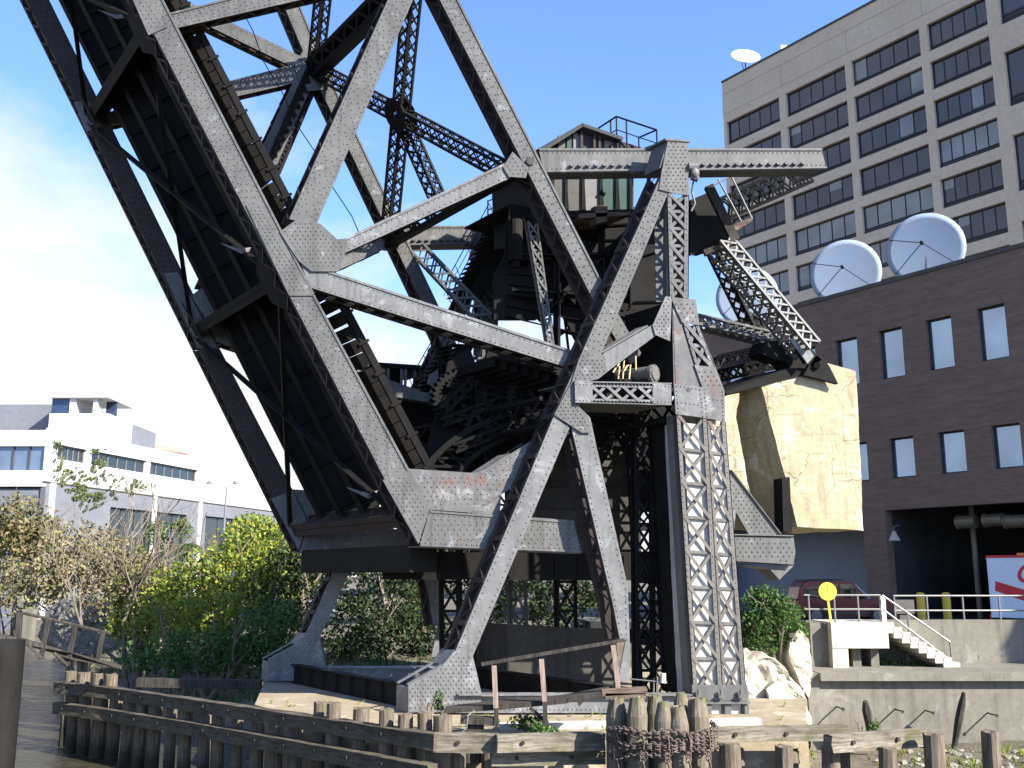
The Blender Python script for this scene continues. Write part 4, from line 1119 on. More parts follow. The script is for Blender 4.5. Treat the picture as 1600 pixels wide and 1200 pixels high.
def pile_at(x, y, ztop, label, grp, k=None, s=1.0):
    global cnt
    k = R.randrange(4) if k is None else k
    if cnt < 4: o = protos[cnt]; 
    else: o = protos[k].copy(); COL.objects.link(o)
    cnt += 1
    o.location = (x, y, ztop-4.2); o.rotation_euler = (R.uniform(-.02, .02), R.uniform(-.02, .02), R.uniform(0, 6.28)); o.scale = (s, s, 1)
    return tag(o, label, "pile", grp)
def row(pa, pb, z, n, back, ztop, label, grp, jitter=.03, s=1.0):
    A, B = onz(*pa, z), onz(*pb, z); ax = (B-A).normalized(); sd = V((-ax.y, ax.x, 0)); sd = sd if sd.y > 0 else -sd
    for i in range(n):
        p = A+(B-A)*((i+.5)/n)+sd*back+ax*R.uniform(-.06, .06)
        pile_at(p.x, p.y, ztop+R.uniform(-jitter, jitter), label, grp, s=s*R.uniform(.9, 1.1))
row((84, 1066), (672, 1147), 1.95, 21, .50, 1.86, "round timber pile standing in the water behind the two long fender wales", "piles behind the fender wales")
for i, (x, y) in enumerate(((100, 1062), (128, 1064), (146, 1066), (163, 1067))):
    p = onz(x, y, 1.95); pile_at(p.x, p.y+.35, 2.15, "short pale pile head above the far left end of the fender", "pile heads at the fender end", s=.95)
for i, (x, y) in enumerate(((492, 1121), (517, 1126), (557, 1131), (603, 1139), (628, 1142), (662, 1144), (690, 1146))):
    p = onz(x, y, 1.95); pile_at(p.x, p.y+.45, 2.22+(.05 if i % 2 else 0), "cut pile head with bolts standing above the wale near the fender corner", "pile heads by the fender corner", s=1.0)
for x, zt, lab in ((760, 1.7, "dark pile below the corner timber"), (1142, 1.66, "sunlit split pile just right of the chained pile cluster"), (1222, 1.62, "pale split pile under the sunlit right wale, second from the pile cluster"), (1300, 1.6, "grey split pile where the two right wales overlap"), (1378, 1.62, "stout pale pile in front of the rightmost wale's middle"), (1452, 1.9, "tall stout pile at the right end of the rightmost wale"), (1545, 1.95, "leaning broken pile beyond the end of the right wales"), (715, 1.75, "dark square-shouldered pile close under the fender corner")):
    p = onz(x, 1145, 1.9)
    pile_at(p.x, p.y+(.2 if x < 1370 else -.05), zt, lab, None, s=1.15)
for x in (1168, 1250, 1330, 1408): # darker second row behind
    p = onz(x, 1145, 1.9); pile_at(p.x, p.y+.9, 1.45, "dark stub pile in the shade behind the right wales", "stub piles behind the right wales", s=.8)
# white concrete footing glimpsed through the corner
mb = MB(); mb.box(onz(812, 1150, 1.5)+V((0, .6, -.5)), 1.0, .4, 1.2); mb.box(onz(900, 1150, 1.5)+V((.4, .8, -.6)), 2.6, .4, 1.2)
o = mb.build("footing_wall", M['conc_pale']); tag(o, "pale concrete footing glimpsed between the corner timbers of the fender", "footing")
# ---- dolphin: chained pile cluster
dp = []
for i, (x, y, Yd, r, hl, lab) in enumerate((
      (966, 1091, 20.0, .20, .3, "leftmost mossy pile of the chained cluster"), (994, 1090, 19.7, .20, .35, "mossy pile second from left in the chained cluster"),
      (1020, 1086, 20.25, .18, .3, "rear pile in the middle of the chained cluster under the white lamp"), (1033, 1097, 19.6, .19, .4, "tan pile with a reddish flank in the middle of the chained cluster"),
      (1064, 1083, 20.3, .19, .5, "rear pile with the highest rounded top in the chained cluster"), (1062, 1103, 19.55, .19, .35, "pile with the lowest green top in the chained cluster"),
      (1092, 1091, 19.85, .22, .3, "rightmost and broadest pile of the chained cluster"))):
    o = pile_mesh(40+i, h=4.6, r=r*1.05, n=16, top=hl, name="cluster_pile", mat='dolphin', rings=14)
    p = U(x, y, Yd); o.location = (p.x, p.y, p.z-4.6); tag(o, lab, "pile", "piles of the chained cluster"); dp.append(p)
cc = sum(dp, V((0, 0, 0)))/len(dp)
ch = MB()
def chain_loop(zc, wob, tilt, n=84, seed=0, rx=1.02, ry=.66):
    pts = []
    for i in range(n):
        a = 2*math.pi*i/n; pts.append(V((cc.x+math.cos(a)*rx, cc.y+math.sin(a)*ry, zc+tilt*math.cos(a)+wob*math.sin(a*2.0+seed)+.03*math.sin(a*7+seed))))
    return pts
def links(pts, closed=True, rl=.06, rt=.015):
    n = len(pts)
    for i in range(n if closed else n-1):
        p, q = pts[i], pts[(i+1) % n]; c = (p+q)/2; ax = (q-p).normalized(); L = (q-p).length*.72
        s1 = ax.cross(V((0, 0, 1)));
        if s1.length < .1: s1 = V((0, 1, 0)).cross(ax)
        s1.normalize(); s2 = s1.cross(ax)
        s = s2 if i % 2 else s1
        ring = [c+ax*(math.cos(t)*L)+s*(math.sin(t)*rl*.75) for t in [2*math.pi*k/8 for k in range(9)]]
        ch.tube(ring, rt, 4)
for z, wob, tl, sd in ((2.16, .03, .02, 0), (2.08, .05, -.03, 1), (2.0, .06, .03, 2.2), (1.90, .07, -.05, 3), (1.78, .05, .06, 4), (2.12, .04, -.04, 5), (1.95, .05, .05, 1.5)): links(chain_loop(z, wob, tl, seed=sd))
for x in (-.9, -.45, .0, .4, .8):
    y = cc.y-.66*math.sqrt(max(0, 1-(x/1.02)**2))-.03
    links([V((cc.x+x+.02*math.sin(k), y, 2.1-.075*k)) for k in range(13)], False)
m = weathered("rusty_chain", (.045, .032, .026), (.11, .08, .065), rust_amt=.5, rough=.7)
o = ch.build("chain", m); tag(o, "rusty heavy chain wound several times round the mossy pile cluster", "chain")
lm = thing("navigation_lamp", U(1022, 1086, 20.3), "small white navigation lamp on a thin iron stem above the pile cluster", "lamp")
mb = MB(); mb.cyl(U(1036, 1066, 20.3), U(1036, 1052, 20.3), .06, .055, n=12); mb.cyl(U(1036, 1067, 20.3), U(1036, 1065, 20.3), .075, n=12); mb.build("lamp_head", M['conc_pale'], lm)
mb = MB(); mb.tube([U(985, 1061, 20.4), U(1036, 1066, 20.3)], .015, 6); mb.tube([U(1028, 1090, 20.3), U(1027, 1058, 20.3)], .014, 6); mb.tube([U(1021, 1092, 20.3), U(1022, 1060, 20.35)], .014, 6); mb.build("stem", M['steel_pale'], lm)
# sill timbers on top of the cluster's left piles
for pa, pb, z, lab in (((940, 1082), (1010, 1078), 2.72, "short brown sill timber resting on the left piles of the cluster, upper one"), ((945, 1087), (1008, 1086), 2.62, "short brown sill timber resting on the left piles of the cluster, lower one")):
    A, B = U(pa[0], pa[1], 20.1), U(pb[0], pb[1], 20.1); mb = MB(); mb.beam(A, B, .3, .11); o = mb.build("sill_timber", M['plank']); tag(o, lab, "timber")
# ---- sloping gangplank rail, foreground
gw = thing("gangway_rail", U(775, 1135, 21.6), "sloping brown plank gangway with a leaning wooden post rail before the tower foot", "gangway")
Yg = 21.4
mb = MB(); mb.prism([U(694, 1110, Yg), U(770, 1101, Yg), U(880, 1092, Yg), U(955, 1078, Yg), U(955, 1085, Yg), U(880, 1100, Yg), U(770, 1110, Yg), U(694, 1115, Yg)], V((0, .55, .02))); mb.build("gangplank", M['darkwood'], gw)
mb = MB(); mb.beam(U(752, 1038, Yg-.05), U(976, 1000, Yg-.05), .06, .07); mb.build("top_rail", M['darkwood'], gw)
for a, b, low in (((772, 1040), (775, 1106), 1136), ((846, 1030), (851, 1096), 1132), ((958, 1008), (966, 1076), 1080)):
    mb = MB(); mb.beam(U(*a, Yg-.12), U(*b, Yg-.12), .1, .1, (0, 1, 0)); mb.build("post", M['rail_wood'], gw)
    if low > 1100: mb = MB(); mb.beam(U(*b, Yg-.12), U(b[0]+1, low, Yg-.12), .09, .1, (0, 1, 0)); mb.build("post_foot", M['darkwood'], gw)
mb = MB(); mb.beam(U(828, 1106, Yg), U(856, 1130, Yg), .07, .09, (0, 1, 0)); mb.prism([U(900, 1094, Yg-.02), U(916, 1092, Yg-.02), U(905, 1104, Yg-.02)], V((0, .2, 0))); mb.build_each("strut", M['darkwood'], gw)
mb = MB(); mb.beam(U(720, 1124, Yg), U(776, 1126, Yg), .3, .14); mb.beam(U(742, 1122, Yg+.1), U(743, 1190, Yg+.1), .36, .3, (0, 1, 0)); mb.build("trestle", M['darkwood'], gw)
mb = MB(); mb.tube([U(722, 1144, Yg-.3), U(729, 1138, Yg-.3), U(731, 1118, Yg-.3), U(742, 1110, Yg-.25)], .016, 6); mb.build("conduit", M['steel_pale'], gw)
# ---- left: dark steel pile and far gangway rail
mb = MB(); p = U(8, 1000, 25.5); p2 = V((p.x, p.y, -2)); mb.cyl(p2, p, .47, n=28)
o = mb.build("steel_pile", M['soot']); tag(o, "thick dark cylindrical steel pile standing in the water at the left edge", "pile")
gl = thing("gangway_rail", U(110, 1040, 33), "dark gangway with a square post rail sloping to the bank at the left", "gangway")
Yl = 27.5
mb = MB(); mb.prism([U(-40, 988, 25.6), U(30, 996, 26.5), U(110, 1020, Yl), U(190, 1040, 29), U(190, 1046, 29), U(110, 1030, Yl), U(30, 1006, 26.5), U(-40, 996, 25.6)], D*.6+V((0, 0, .02))); mb.build("gangplank", M['darkwood'], gl)
mb = MB(); mb.tube([U(33, 957, 26.5), U(110, 975, Yl), U(172, 990, 28.8)], .045, 6); mb.build("top_rail", M['darkwood'], gl)
for a, b, Yp in (((76, 968), (64, 1030), 27.0), ((118, 979), (106, 1038), 27.6), ((161, 988), (152, 1034), 28.4)):
    mb = MB(); mb.beam(U(*a, Yp), U(*b, Yp), .1, .09, (0, 1, 0)); mb.build("post", M['darkwood'], gl)
mb = MB(); mb.beam(U(42, 1006, 26.7), U(64, 1028, 26.9), .07, .07); mb.beam(U(84, 1020, 27.2), U(106, 1040, 27.5), .07, .07); mb.beam(U(31, 957, 26.5), U(28, 1000, 26.5), .12, .12, (0, 1, 0)); mb.build_each("strut", M['darkwood'], gl)
mb = MB(); a = onz(44, 1000, 2.2); mb.box(U(44, 980, 29), .3, .3, 1.0); o = mb.build("mooring_post", M['conc']); tag(o, "short grey concrete mooring post behind the left gangway rail", "mooring post")
# stub timber in the bank shade
mb = MB(); mb.beam(U(215, 1066, 31), U(408, 1070, 31), .25, .26); o = mb.build("retaining_timber", M['darkwood']); tag(o, "dark retaining timber along the shaded bank behind the fender", "timber")
# ================================================================ right quay: wall, ledge, stairs, railing
quay = thing("quay_wall", V((14, 31, 0)), "stained grey concrete quay wall with a pale overhanging ledge at right", "wall")
YQ = 30.8; ZL = 2.15
xl = U(1264, 1052, YQ).x; xr = 34.0
def bx(mb, x0, x1, y0, y1, z0, z1): mb.prism([V((x0, y0, z0)), V((x1, y0, z0)), V((x1, y1, z0)), V((x0, y1, z0))], V((0, 0, z1-z0)))
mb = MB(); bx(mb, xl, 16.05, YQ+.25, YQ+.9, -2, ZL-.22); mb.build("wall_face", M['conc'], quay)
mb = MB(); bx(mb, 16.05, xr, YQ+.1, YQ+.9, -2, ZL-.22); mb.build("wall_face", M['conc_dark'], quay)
mb = MB(); bx(mb, xl+.35, xr, YQ, 35.2, ZL-.22, ZL); mb.build("ledge", M['conc'], quay)
mb = MB(); bx(mb, xl, xl+.35, YQ+.2, 35.2, -1, ZL-.02); mb.build("wall_end", M['conc'], quay)
for x, y in ((1317, 1108), (1410, 1112), (1458, 1114), (1557, 1118)):
    mb = MB(); p = U(x, y, YQ-.32); mb.cyl(p, V((p.x, YQ+.4, p.z)), .022, n=8); mb.cyl(p, p+V((0, -.02, 0)), .05, n=8); mb.build("tie_rod", M['darkwood'], quay)
for pts, lab in (([(1352, 1096), (1354, 1110), (1358, 1130), (1362, 1146), (1364, 1170)], "gnarled dark driftwood post leaning upright on the quay wall, left of two"), ([(1506, 1082), (1503, 1100), (1498, 1125), (1494, 1150), (1490, 1170)], "thin dark driftwood post leaning on the quay wall, right of two")):
    mb = MB(); w = len(pts); mb.tube([U(x, y, 30.0+.1*i+.05*math.sin(i*3)) for i, (x, y) in enumerate(pts)], [.07, .13, .12, .14, .1] if lab.startswith("gnarled") else [.05, .10, .11, .09, .07], 8)
    o = mb.build("driftwood_post", M['darkwood']); tag(o, lab, "driftwood")
# upper terrace
ZR = 3.55; YU = 34.4
terr = thing("terrace_wall", V((14, YU, ZL)), "tan concrete terrace wall behind the stairs carrying the service road", "wall")
xa = U(1264, 1000, 33.2).x; xb = U(1291, 1000, 33.2).x; xc = U(1378, 1000, 33.2).x
mb = MB(); bx(mb, xc-.1, 34, YU, YU+.4, ZL, ZR); mb.build("wall_face", M['conc'], terr)
mb = MB(); bx(mb, xb, xc, 32.6, YU+.4, ZR-.8, ZR); mb.build("landing_slab", M['conc_pale'], terr)
mb = MB(); bx(mb, xb, xb+.5, 32.62, YU+.4, ZL, ZR-.8); mb.build("landing_pier", M['conc_pale'], terr)
mb = MB(); bx(mb, xa, xb, 33.0, YU+.4, -1, ZR-.03); mb.build("end_pier", M['conc'], terr)
for x in (1336, 1364):
    mb = MB(); p = U(x, 1030, 33.2); bx(mb, p.x-.13, p.x+.13, 33.0, 33.4, ZL, ZR-.8); mb.build("support_post", M['conc'], terr)
mb = MB(); bx(mb, xb+.5, xc-.1, YU-.1, YU+.2, ZL, ZR-.8); mb.build("recess_back", M['conc_dark'], terr)
stairs = thing("concrete_stairs", V((13, 33, ZL)), "pale concrete steps descending to the right along the terrace wall", "stairs")
x0 = U(1378, 975, 33.0).x; x1 = U(1502, 1045, 32.6).x; ns = 9
for i in range(ns):
    mb = MB(); xs0 = x0+(x1-x0)*i/ns; z1 = ZR-(ZR-ZL)*i/ns
    zb = max(ZL, z1-.34)
    bx(mb, xs0, xs0+(x1-x0)/ns+.02, 32.7, YU, zb+(.001*i), z1-.004); mb.build("step", M['conc_pale'], stairs)
M['galv'] = plain("galvanised_pipe", (.15, .145, .14), .45, .3, .15)
rail = thing("pipe_railing", V((13, 34, ZR)), "grey two-bar pipe railing along the terrace edge and down the stairs", "railing")
Yr = 33.0
def rtube(name, pts, r=.032): mb = MB(); mb.tube(pts, r, 7); mb.build(name, M['galv'], rail)
zt, zm = U(1300, 930, Yr).z, U(1300, 952, Yr).z
xx = lambda px, Y=Yr: U(px, 950, Y).x
rtube("top_rail", [V((xx(1257), Yr, zt)), V((xx(1377), Yr, zt))]); rtube("mid_rail", [V((xx(1257), Yr, zm)), V((xx(1377), Yr, zm))])
for px in (1264, 1304, 1341, 1376): rtube("post", [V((xx(px), Yr, ZR-.02)), V((xx(px), Yr, zt))])
Ya = YU+.15; ztb, zmb = U(1500, 931, Ya).z, U(1500, 954, Ya).z
rtube("top_rail", [V((xx(1397, Ya), Ya, ztb)), V((30, Ya, ztb))]); rtube("mid_rail", [V((xx(1397, Ya), Ya, zmb)), V((30, Ya, zmb))])
for px in (1398, 1449, 1505, 1562, 1618): rtube("post", [V((xx(px, Ya), Ya, ZR-.02)), V((xx(px, Ya), Ya, ztb))])
P0, P1 = V((xx(1377), 32.85, zt)), U(1484, 1003, 32.75); rtube("stair_rail", [P0, P1, V((P1.x+.02, P1.y, ZL))])
rtube("stair_rail", [P0+V((0, 0, zm-zt)), P1+V((0, 0, -.6))]); 
for t in (.38,): c = P0+(P1-P0)*t; rtube("post", [c, c+V((0, 0, -.95))])
mb = MB(); mb.prism([V((xx(1378), 33.2, ZR)), V((xx(1395), 33.6, ZR)), V((xx(1395), 33.6, zt-.05)), V((xx(1378), 33.2, zt-.02))], V((0, .03, 0)))
o = mb.build("white_board", M['conc_pale']); tag(o, "white board leaning on the railing at the head of the stairs", "board")
mb = MB(); 
road_pts = [V((xa, YU+.35, ZR-.02)), V((45, YU+.35, ZR-.02)), V((45, 75, 2.9)), V((xa-9, 75, 2.9)), V((xa-6, 47, 2.95)), V((xa, 44, 2.97))]
mb.prism(road_pts, V((0, 0, -.3)))
M['asphalt'] = weathered("grey_asphalt", (.045, .045, .045), (.075, .073, .07), rust_amt=0, rough=.9, scale=1)
o = mb.build("road", M['asphalt']); tag(o, kind="structure")
# round yellow sign
sg = thing("round_sign", V((xx(1298), 32.8, ZR)), "round yellow sign on a thin yellow post in front of the railing", "sign")
M['yellow'] = plain("sign_yellow", (.50, .40, .035), .5, 0, .08)
M['yellow_dull'] = plain("bollard_yellow", (.55, .40, .05), .5, 0, .15)
c = U(1293, 924, 32.8)
mb = MB(); mb.cyl(c+V((0, -.02, 0)), c+V((0, .0, 0)), .29, n=28); 
mb.build("sign_disc", M['yellow'], sg)
mb = MB(); mb.beam(V((c.x+.06, 32.83, ZR)), V((c.x, 32.83, c.z-.2)), .07, .05, (0, 1, 0)); mb.build("post", M['yellow'], sg)
mb = MB(); 
for dx, dz in ((-.2, -.05), (.2, -.05)): mb.rivet(c+V((dx, -.02, dz)), FRONT, .02)
mb.beam(c+V((0, -.022, -.2)), c+V((0, -.022, .26)), .012, .006, (0, 1, 0)); mb.build("sign_seam", M['darkwood'], sg)
for px, lab in ((1438, "left yellow steel bollard in front of the loading bay"), (1478, "right yellow steel bollard in front of the loading bay")):
    mb = MB(); p = U(px, 928, 38); mb.cyl(V((p.x, p.y, 3.1)), p, .15, n=16); mb.sphere(p, .15, .15, .06)
    o = mb.build("bollard", M['yellow_dull'], smooth=False); tag(o, lab, "bollard", "yellow bollards of the loading bay")
mb = MB(); p = U(1412, 948, 37.5); mb.box(p, .75, .1, .5); mb.box(p+V((.05, .1, -.55)), .5, .4, .5)
o = mb.build("grey_cabinet", M['panel_grey']); tag(o, "small grey metal cabinet behind the railing at the stair head", "cabinet")
# ---- rubble mound beside the column
mb = MB()
def mound(mb, px, Yf, Yb, seed, amp=.12):
    a = [U(x, y, Yf) for x, y in px]; rough_prism(mb, px, Yf, 1, seed=seed, amp=amp, dvec=V((0, Yb-Yf, 0)))
mound(mb, [(1150, 1030), (1190, 1022), (1222, 1040), (1245, 1062), (1258, 1090), (1268, 1145), (1150, 1150), (1140, 1100)], 28.3, 31.0, 21, .16)
mound(mb, [(1200, 1075), (1212, 1064), (1232, 1070), (1246, 1095), (1250, 1142), (1205, 1142), (1202, 1100)], 28.05, 29, 27, .06)
M['rubble'] = weathered("pale_broken_concrete", (.30, .26, .19), (.46, .42, .34), rust=(.28, .20, .09), rust_amt=.5, pale=(.6, .57, .5), pale_amt=.4, rough=.95, scale=1.3, bmp=1.0)
cracked(M['rubble'], 1.6, (.10, .085, .055)); o = mb.build("rubble_mound", M['rubble'], smooth=False); tag(o, "sloping mound of pale broken concrete beside the laced column", "rubble mound")
mb = MB(); mound(mb, [(1232, 990), (1250, 985), (1266, 1000), (1266, 1090), (1246, 1068), (1236, 1030)], 30.2, 33.5, 33, .12)
o = mb.build("rubble_mound", M['rubble']); tag(o, "narrow upright face of cracked pale concrete between the bush and the quay wall", "rubble")
# rocks on the gravel
rng = random.Random(5); 
mb = MB()
M['gravel'] = weathered("gravel_stone", (.14, .125, .10), (.25, .23, .19), rust_amt=.2, rough=.95, scale=3)
for i in range(420):
    x = rng.uniform(10.2, 19); y = rng.uniform(25.5, 30.4); r = rng.uniform(.04, .16)*(1.6 if rng.random() < .1 else 1)
    z = ground_h(x, y); b0 = len(mb.v); mb.sphere((x, y, z), r, r*rng.uniform(.6, 1.2), r*.6, 6, 4)
    for k in range(b0, len(mb.v)): mb.v[k] += V(noise.noise_vector(mb.v[k]*9))*r*.4
o = mb.build("gravel", M['gravel']); tag(o, "loose pale stones on the low ground below the quay wall", "gravel", kind="stuff")
# ================================================================ buildings
def glass(name, tint, metal, rough=.04, var=.3):
    m, nt, b = newmat(name); v = objvec(nt)
    n = noise_tex(nt, v, .35, 3, .5)
    nt.links.new(ramp(nt, n, [(.35, tuple(x*(1-var) for x in tint)), (.65, tint)]), b.inputs["Base Color"])
    b.inputs["Metallic"].default_value = metal; b.inputs["Roughness"].default_value = rough; b.inputs["Specular IOR Level"].default_value = .8
    n2 = noise_tex(nt, v, .8, 2, .5); bump(nt, b, n2, .06, .05)
    return m
M['glass_blue'] = glass("blue_mirror_glass", (.30, .42, .60), .75)
M['glass_dark'] = glass("dark_office_glass", (.03, .045, .085), .3)
M['glass_mid'] = glass("grey_office_glass", (.15, .185, .24), .45)
M['glass_black'] = glass("black_glass", (.02, .025, .03), .1)
M['blind'] = plain("drawn_blind", (.30, .31, .31), .4, 0, .1)
def brick(name, c1, c2, mortar, sx, sz):
    m, nt, b = newmat(name)
    t = nt.nodes.new("ShaderNodeTexCoord"); s = nt.nodes.new("ShaderNodeSeparateXYZ"); nt.links.new(t.outputs["Object"], s.inputs[0])
    ad = nt.nodes.new("ShaderNodeMath"); ad.operation = 'ADD'; nt.links.new(s.outputs["X"], ad.inputs[0]); nt.links.new(s.outputs["Y"], ad.inputs[1])
    c = nt.nodes.new("ShaderNodeCombineXYZ"); nt.links.new(ad.outputs[0], c.inputs["X"]); nt.links.new(s.outputs["Z"], c.inputs["Y"])
    bt = nt.nodes.new("ShaderNodeTexBrick"); nt.links.new(c.outputs[0], bt.inputs["Vector"])
    bt.inputs["Color1"].default_value = (*c1, 1); bt.inputs["Color2"].default_value = (*c2, 1); bt.inputs["Mortar"].default_value = (*mortar, 1)
    bt.inputs["Scale"].default_value = 1; bt.inputs["Brick Width"].default_value = sx; bt.inputs["Row Height"].default_value = sz; bt.inputs["Mortar Size"].default_value = .008
    n = noise_tex(nt, objvec(nt, "Object", (.25, .25, 3.2)), 1.5, 9, .72)
    col = mixc(nt, .38, bt.outputs["Color"], ramp(nt, n, [(.3, tuple(x*.6 for x in c1)), (.7, tuple(x*1.5 for x in c2))]))
    nt.links.new(col, b.inputs["Base Color"]); b.inputs["Roughness"].default_value = .9
    return m
M['brick'] = brick("brown_brick", (.125, .082, .06), (.17, .118, .088), (.15, .12, .095), .30, .10)
M['precast'] = weathered("tan_precast_panel", (.52, .42, .30), (.62, .51, .38), rust_amt=0, pale=(.62, .54, .43), pale_amt=.2, rough=.9, scale=.25, bmp=.3)
RZ = math.atan2(-.8192, .5736)
class Facade:
    """building whose local x runs along the street front (toward the viewer), y back, z up"""
    def __init__(s, name, p0, label, cat):
        s.p0 = V((p0.x, p0.y, 0)); s.root = thing(name, s.p0, label, cat, rz=RZ)
    def sz(s, px, py):
        p = onplane(px, py, s.p0, -NB); return ((p-s.p0).dot(-D), p.z)
    def P(s, a, y, z): return s.p0 - D*a + NB*y + V((0, 0, z))
    def box(s, mb, a0, a1, y0, y1, z0, z1):
        mb.prism([s.P(a0, y0, z0), s.P(a1, y0, z0), s.P(a1, y1, z0), s.P(a0, y1, z0)], V((0, 0, z1-z0)))
    def wall(s, mb, a0, a1, z0, z1, holes, depth=.5):
        """wall slab with rectangular holes (a0,a1,z0,z1): cut into column strips"""
        xs = sorted(set([a0, a1]+[h[0] for h in holes]+[h[1] for h in holes])); xs = [x for x in xs if a0 <= x <= a1]
        for i in range(len(xs)-1):
            u0, u1 = xs[i], xs[i+1]; mid = (u0+u1)/2
            hs = sorted([h for h in holes if h[0] < mid < h[1]], key=lambda h: h[2]); z = z0
            for h in hs:
                if h[2] > z: s.box(mb, u0, u1, 0, depth, z, h[2])
                z = h[3]
            if z < z1: s.box(mb, u0, u1, 0, depth, z, z1)
# ---- brown brick building
br = Facade("brick_building", onz(1390, 968, 2.95) if False else U(1390, 940, 46), "low dark brown brick building with deep square windows and a loading bay at right", "building")
a_l, z_roof = br.sz(1080, 524); _, z_roof2 = br.sz(1500, 414); z_roof = (z_roof+z_roof2)/2
a_r = br.sz(1600, 640)[0]+26
wins = []
for px, (t, bq) in {(1305, 1339): (533, 620), (1375, 1410): (516, 591), (1450, 1490): (495, 578), (1529, 1576): (478, 560)}.items():
    a0 = br.sz(px[0], (t+bq)/2)[0]; a1 = br.sz(px[1], (t+bq)/2)[0]; wins.append([a0, a1, br.sz((px[0]+px[1])/2, bq)[1], br.sz((px[0]+px[1])/2, t-2)[1]])
zt_u = sum(w[3] for w in wins)/4; zb_u = sum(w[2] for w in wins[1:])/3
_, zt_l = br.sz(1480, 674); _, zb_l = br.sz(1480, 740)
pitch = (wins[3][0]-wins[1][0])/2; w_w = sum(w[1]-w[0] for w in wins[1:])/3
holes = []
for k in range(-4, 8):
    a0 = wins[1][0]+pitch*k
    holes.append((a0, a0+w_w, zb_u, zt_u)); holes.append((a0+.15, a0+w_w+.15, zb_l, zt_l))
bay_l = br.sz(1386, 850)[0]; _, bay_t = br.sz(1500, 790); wall_l = br.sz(1352, 870)[0]; rec_l = br.sz(1240, 870)[0]; _, rec_t = br.sz(1300, 815)
holes2 = [(bay_l, a_r-2, 0, bay_t), (rec_l-12, wall_l, 0, rec_t)]
mb = MB(); br.wall(mb, a_l, a_r, 2.0, z_roof, holes+holes2); mb.build("wall", M['brick'], br.root)
mb = MB(); br.box(mb, a_l, a_r, -.06, .56, z_roof, z_roof+.18); mb.build("coping", M['panel_grey'], br.root)
mb = MB(); br.box(mb, a_l, a_r, .5, 24, z_roof-.8, z_roof-.6); mb.build("roof", M['roofing'], br.root)
mb = MB(); br.box(mb, a_l, a_l+.4, .5, 24, 2, z_roof); br.box(mb, a_l, a_r, 23.6, 24, 2, z_roof); br.box(mb, a_r-.4, a_r, .5, 24, 2, z_roof); mb.build("wall", M['brick'], br.root)
for h in holes:
    mb = MB(); br.box(mb, h[0], h[1], .24, .28, h[2], h[3]); w = mb.build("window", M['glass_blue'], br.root)
    mb = MB(); f = .07
    br.box(mb, h[0]-.001, h[0]+f, .18, .238, h[2], h[3]); br.box(mb, h[1]-f, h[1], .18, .238, h[2], h[3]); br.box(mb, h[0]+f, h[1]-f, .18, .238, h[3]-f, h[3]); br.box(mb, h[0]+f, h[1]-f, .18, .238, h[2], h[2]+f)
    mb.build("window_frame", M['roofing'], w)
mb = MB(); br.box(mb, bay_l, a_r-2, 12, 12.3, 2, bay_t+.5); br.box(mb, bay_l-.3, bay_l, .5, 12, 2, bay_t+.5); br.box(mb, bay_l, a_r-2, .5, 12, bay_t+.3, bay_t+.5); mb.build("bay_interior", M['roofing'], br.root)
M['bluewall'] = weathered("grey_blue_painted_wall", (.225, .25, .29), (.26, .29, .335), rust_amt=0, rough=.8, scale=.4)
mb = MB(); br.box(mb, rec_l-12, wall_l, 2.5, 2.8, 2, rec_t+.4); mb.build("recess_wall", M['bluewall'], br.root)
mb = MB(); br.box(mb, rec_l-12, wall_l, .5, 2.5, rec_t+.1, rec_t+.4); mb.build("soffit", M['brick'], br.root)
M['ductmetal'] = plain("dull_duct_metal", (.16, .15, .12), .5, .3)
for px, py in ((1478, 815), (1520, 812), (1552, 814)):
    a, z = br.sz(px, py); mb = MB(); c0 = br.P(a, 1.0, z); mb.cyl(c0, c0-D*3.4 if px > 1540 else c0-D*.8, .28, n=18, caps=True)
    d_ = mb.build("duct", M['ductmetal'], br.root)
    mb = MB()
    ring = [c0+D*.02+NB*(math.cos(t)*.27)+V((0, 0, math.sin(t)*.27)) for t in [2*math.pi*k/18 for k in range(19)]]
    mb.tube(ring, .05, 6); mb.build("duct_collar", M['ductmetal'], d_)
a, z = br.sz(1404, 845); c0 = br.P(a, -.3, z)
bl = thing("bell_lamp", c0, "pale bell-shaped lamp hanging at the edge of the loading bay", "lamp")
mb = MB(); mb.cyl(c0, c0+V((0, 0, .28)), .26, .13, n=18); mb.cyl(c0+V((0, 0, .28)), c0+V((0, 0, .42)), .11, .09, n=14); mb.build("shade", M['conc_pale'], bl)
mb = MB(); mb.tube([c0+V((0, 0, .42)), c0+V((0, 0, .62)), c0+V((0, 0, .7))+NB*.3-D*.1], .03, 6); mb.build("arm", M['galv'], bl)
a, z = br.sz(1486, 900); mb = MB(); c0 = br.P(a, 2.0, 2.9); mb.cyl(c0, c0+V((0, 0, bay_t-2.6)), .12, n=12)
o = mb.build("steel_post", M['ductmetal']); tag(o, "thin grey steel post inside the dark loading bay", "post")
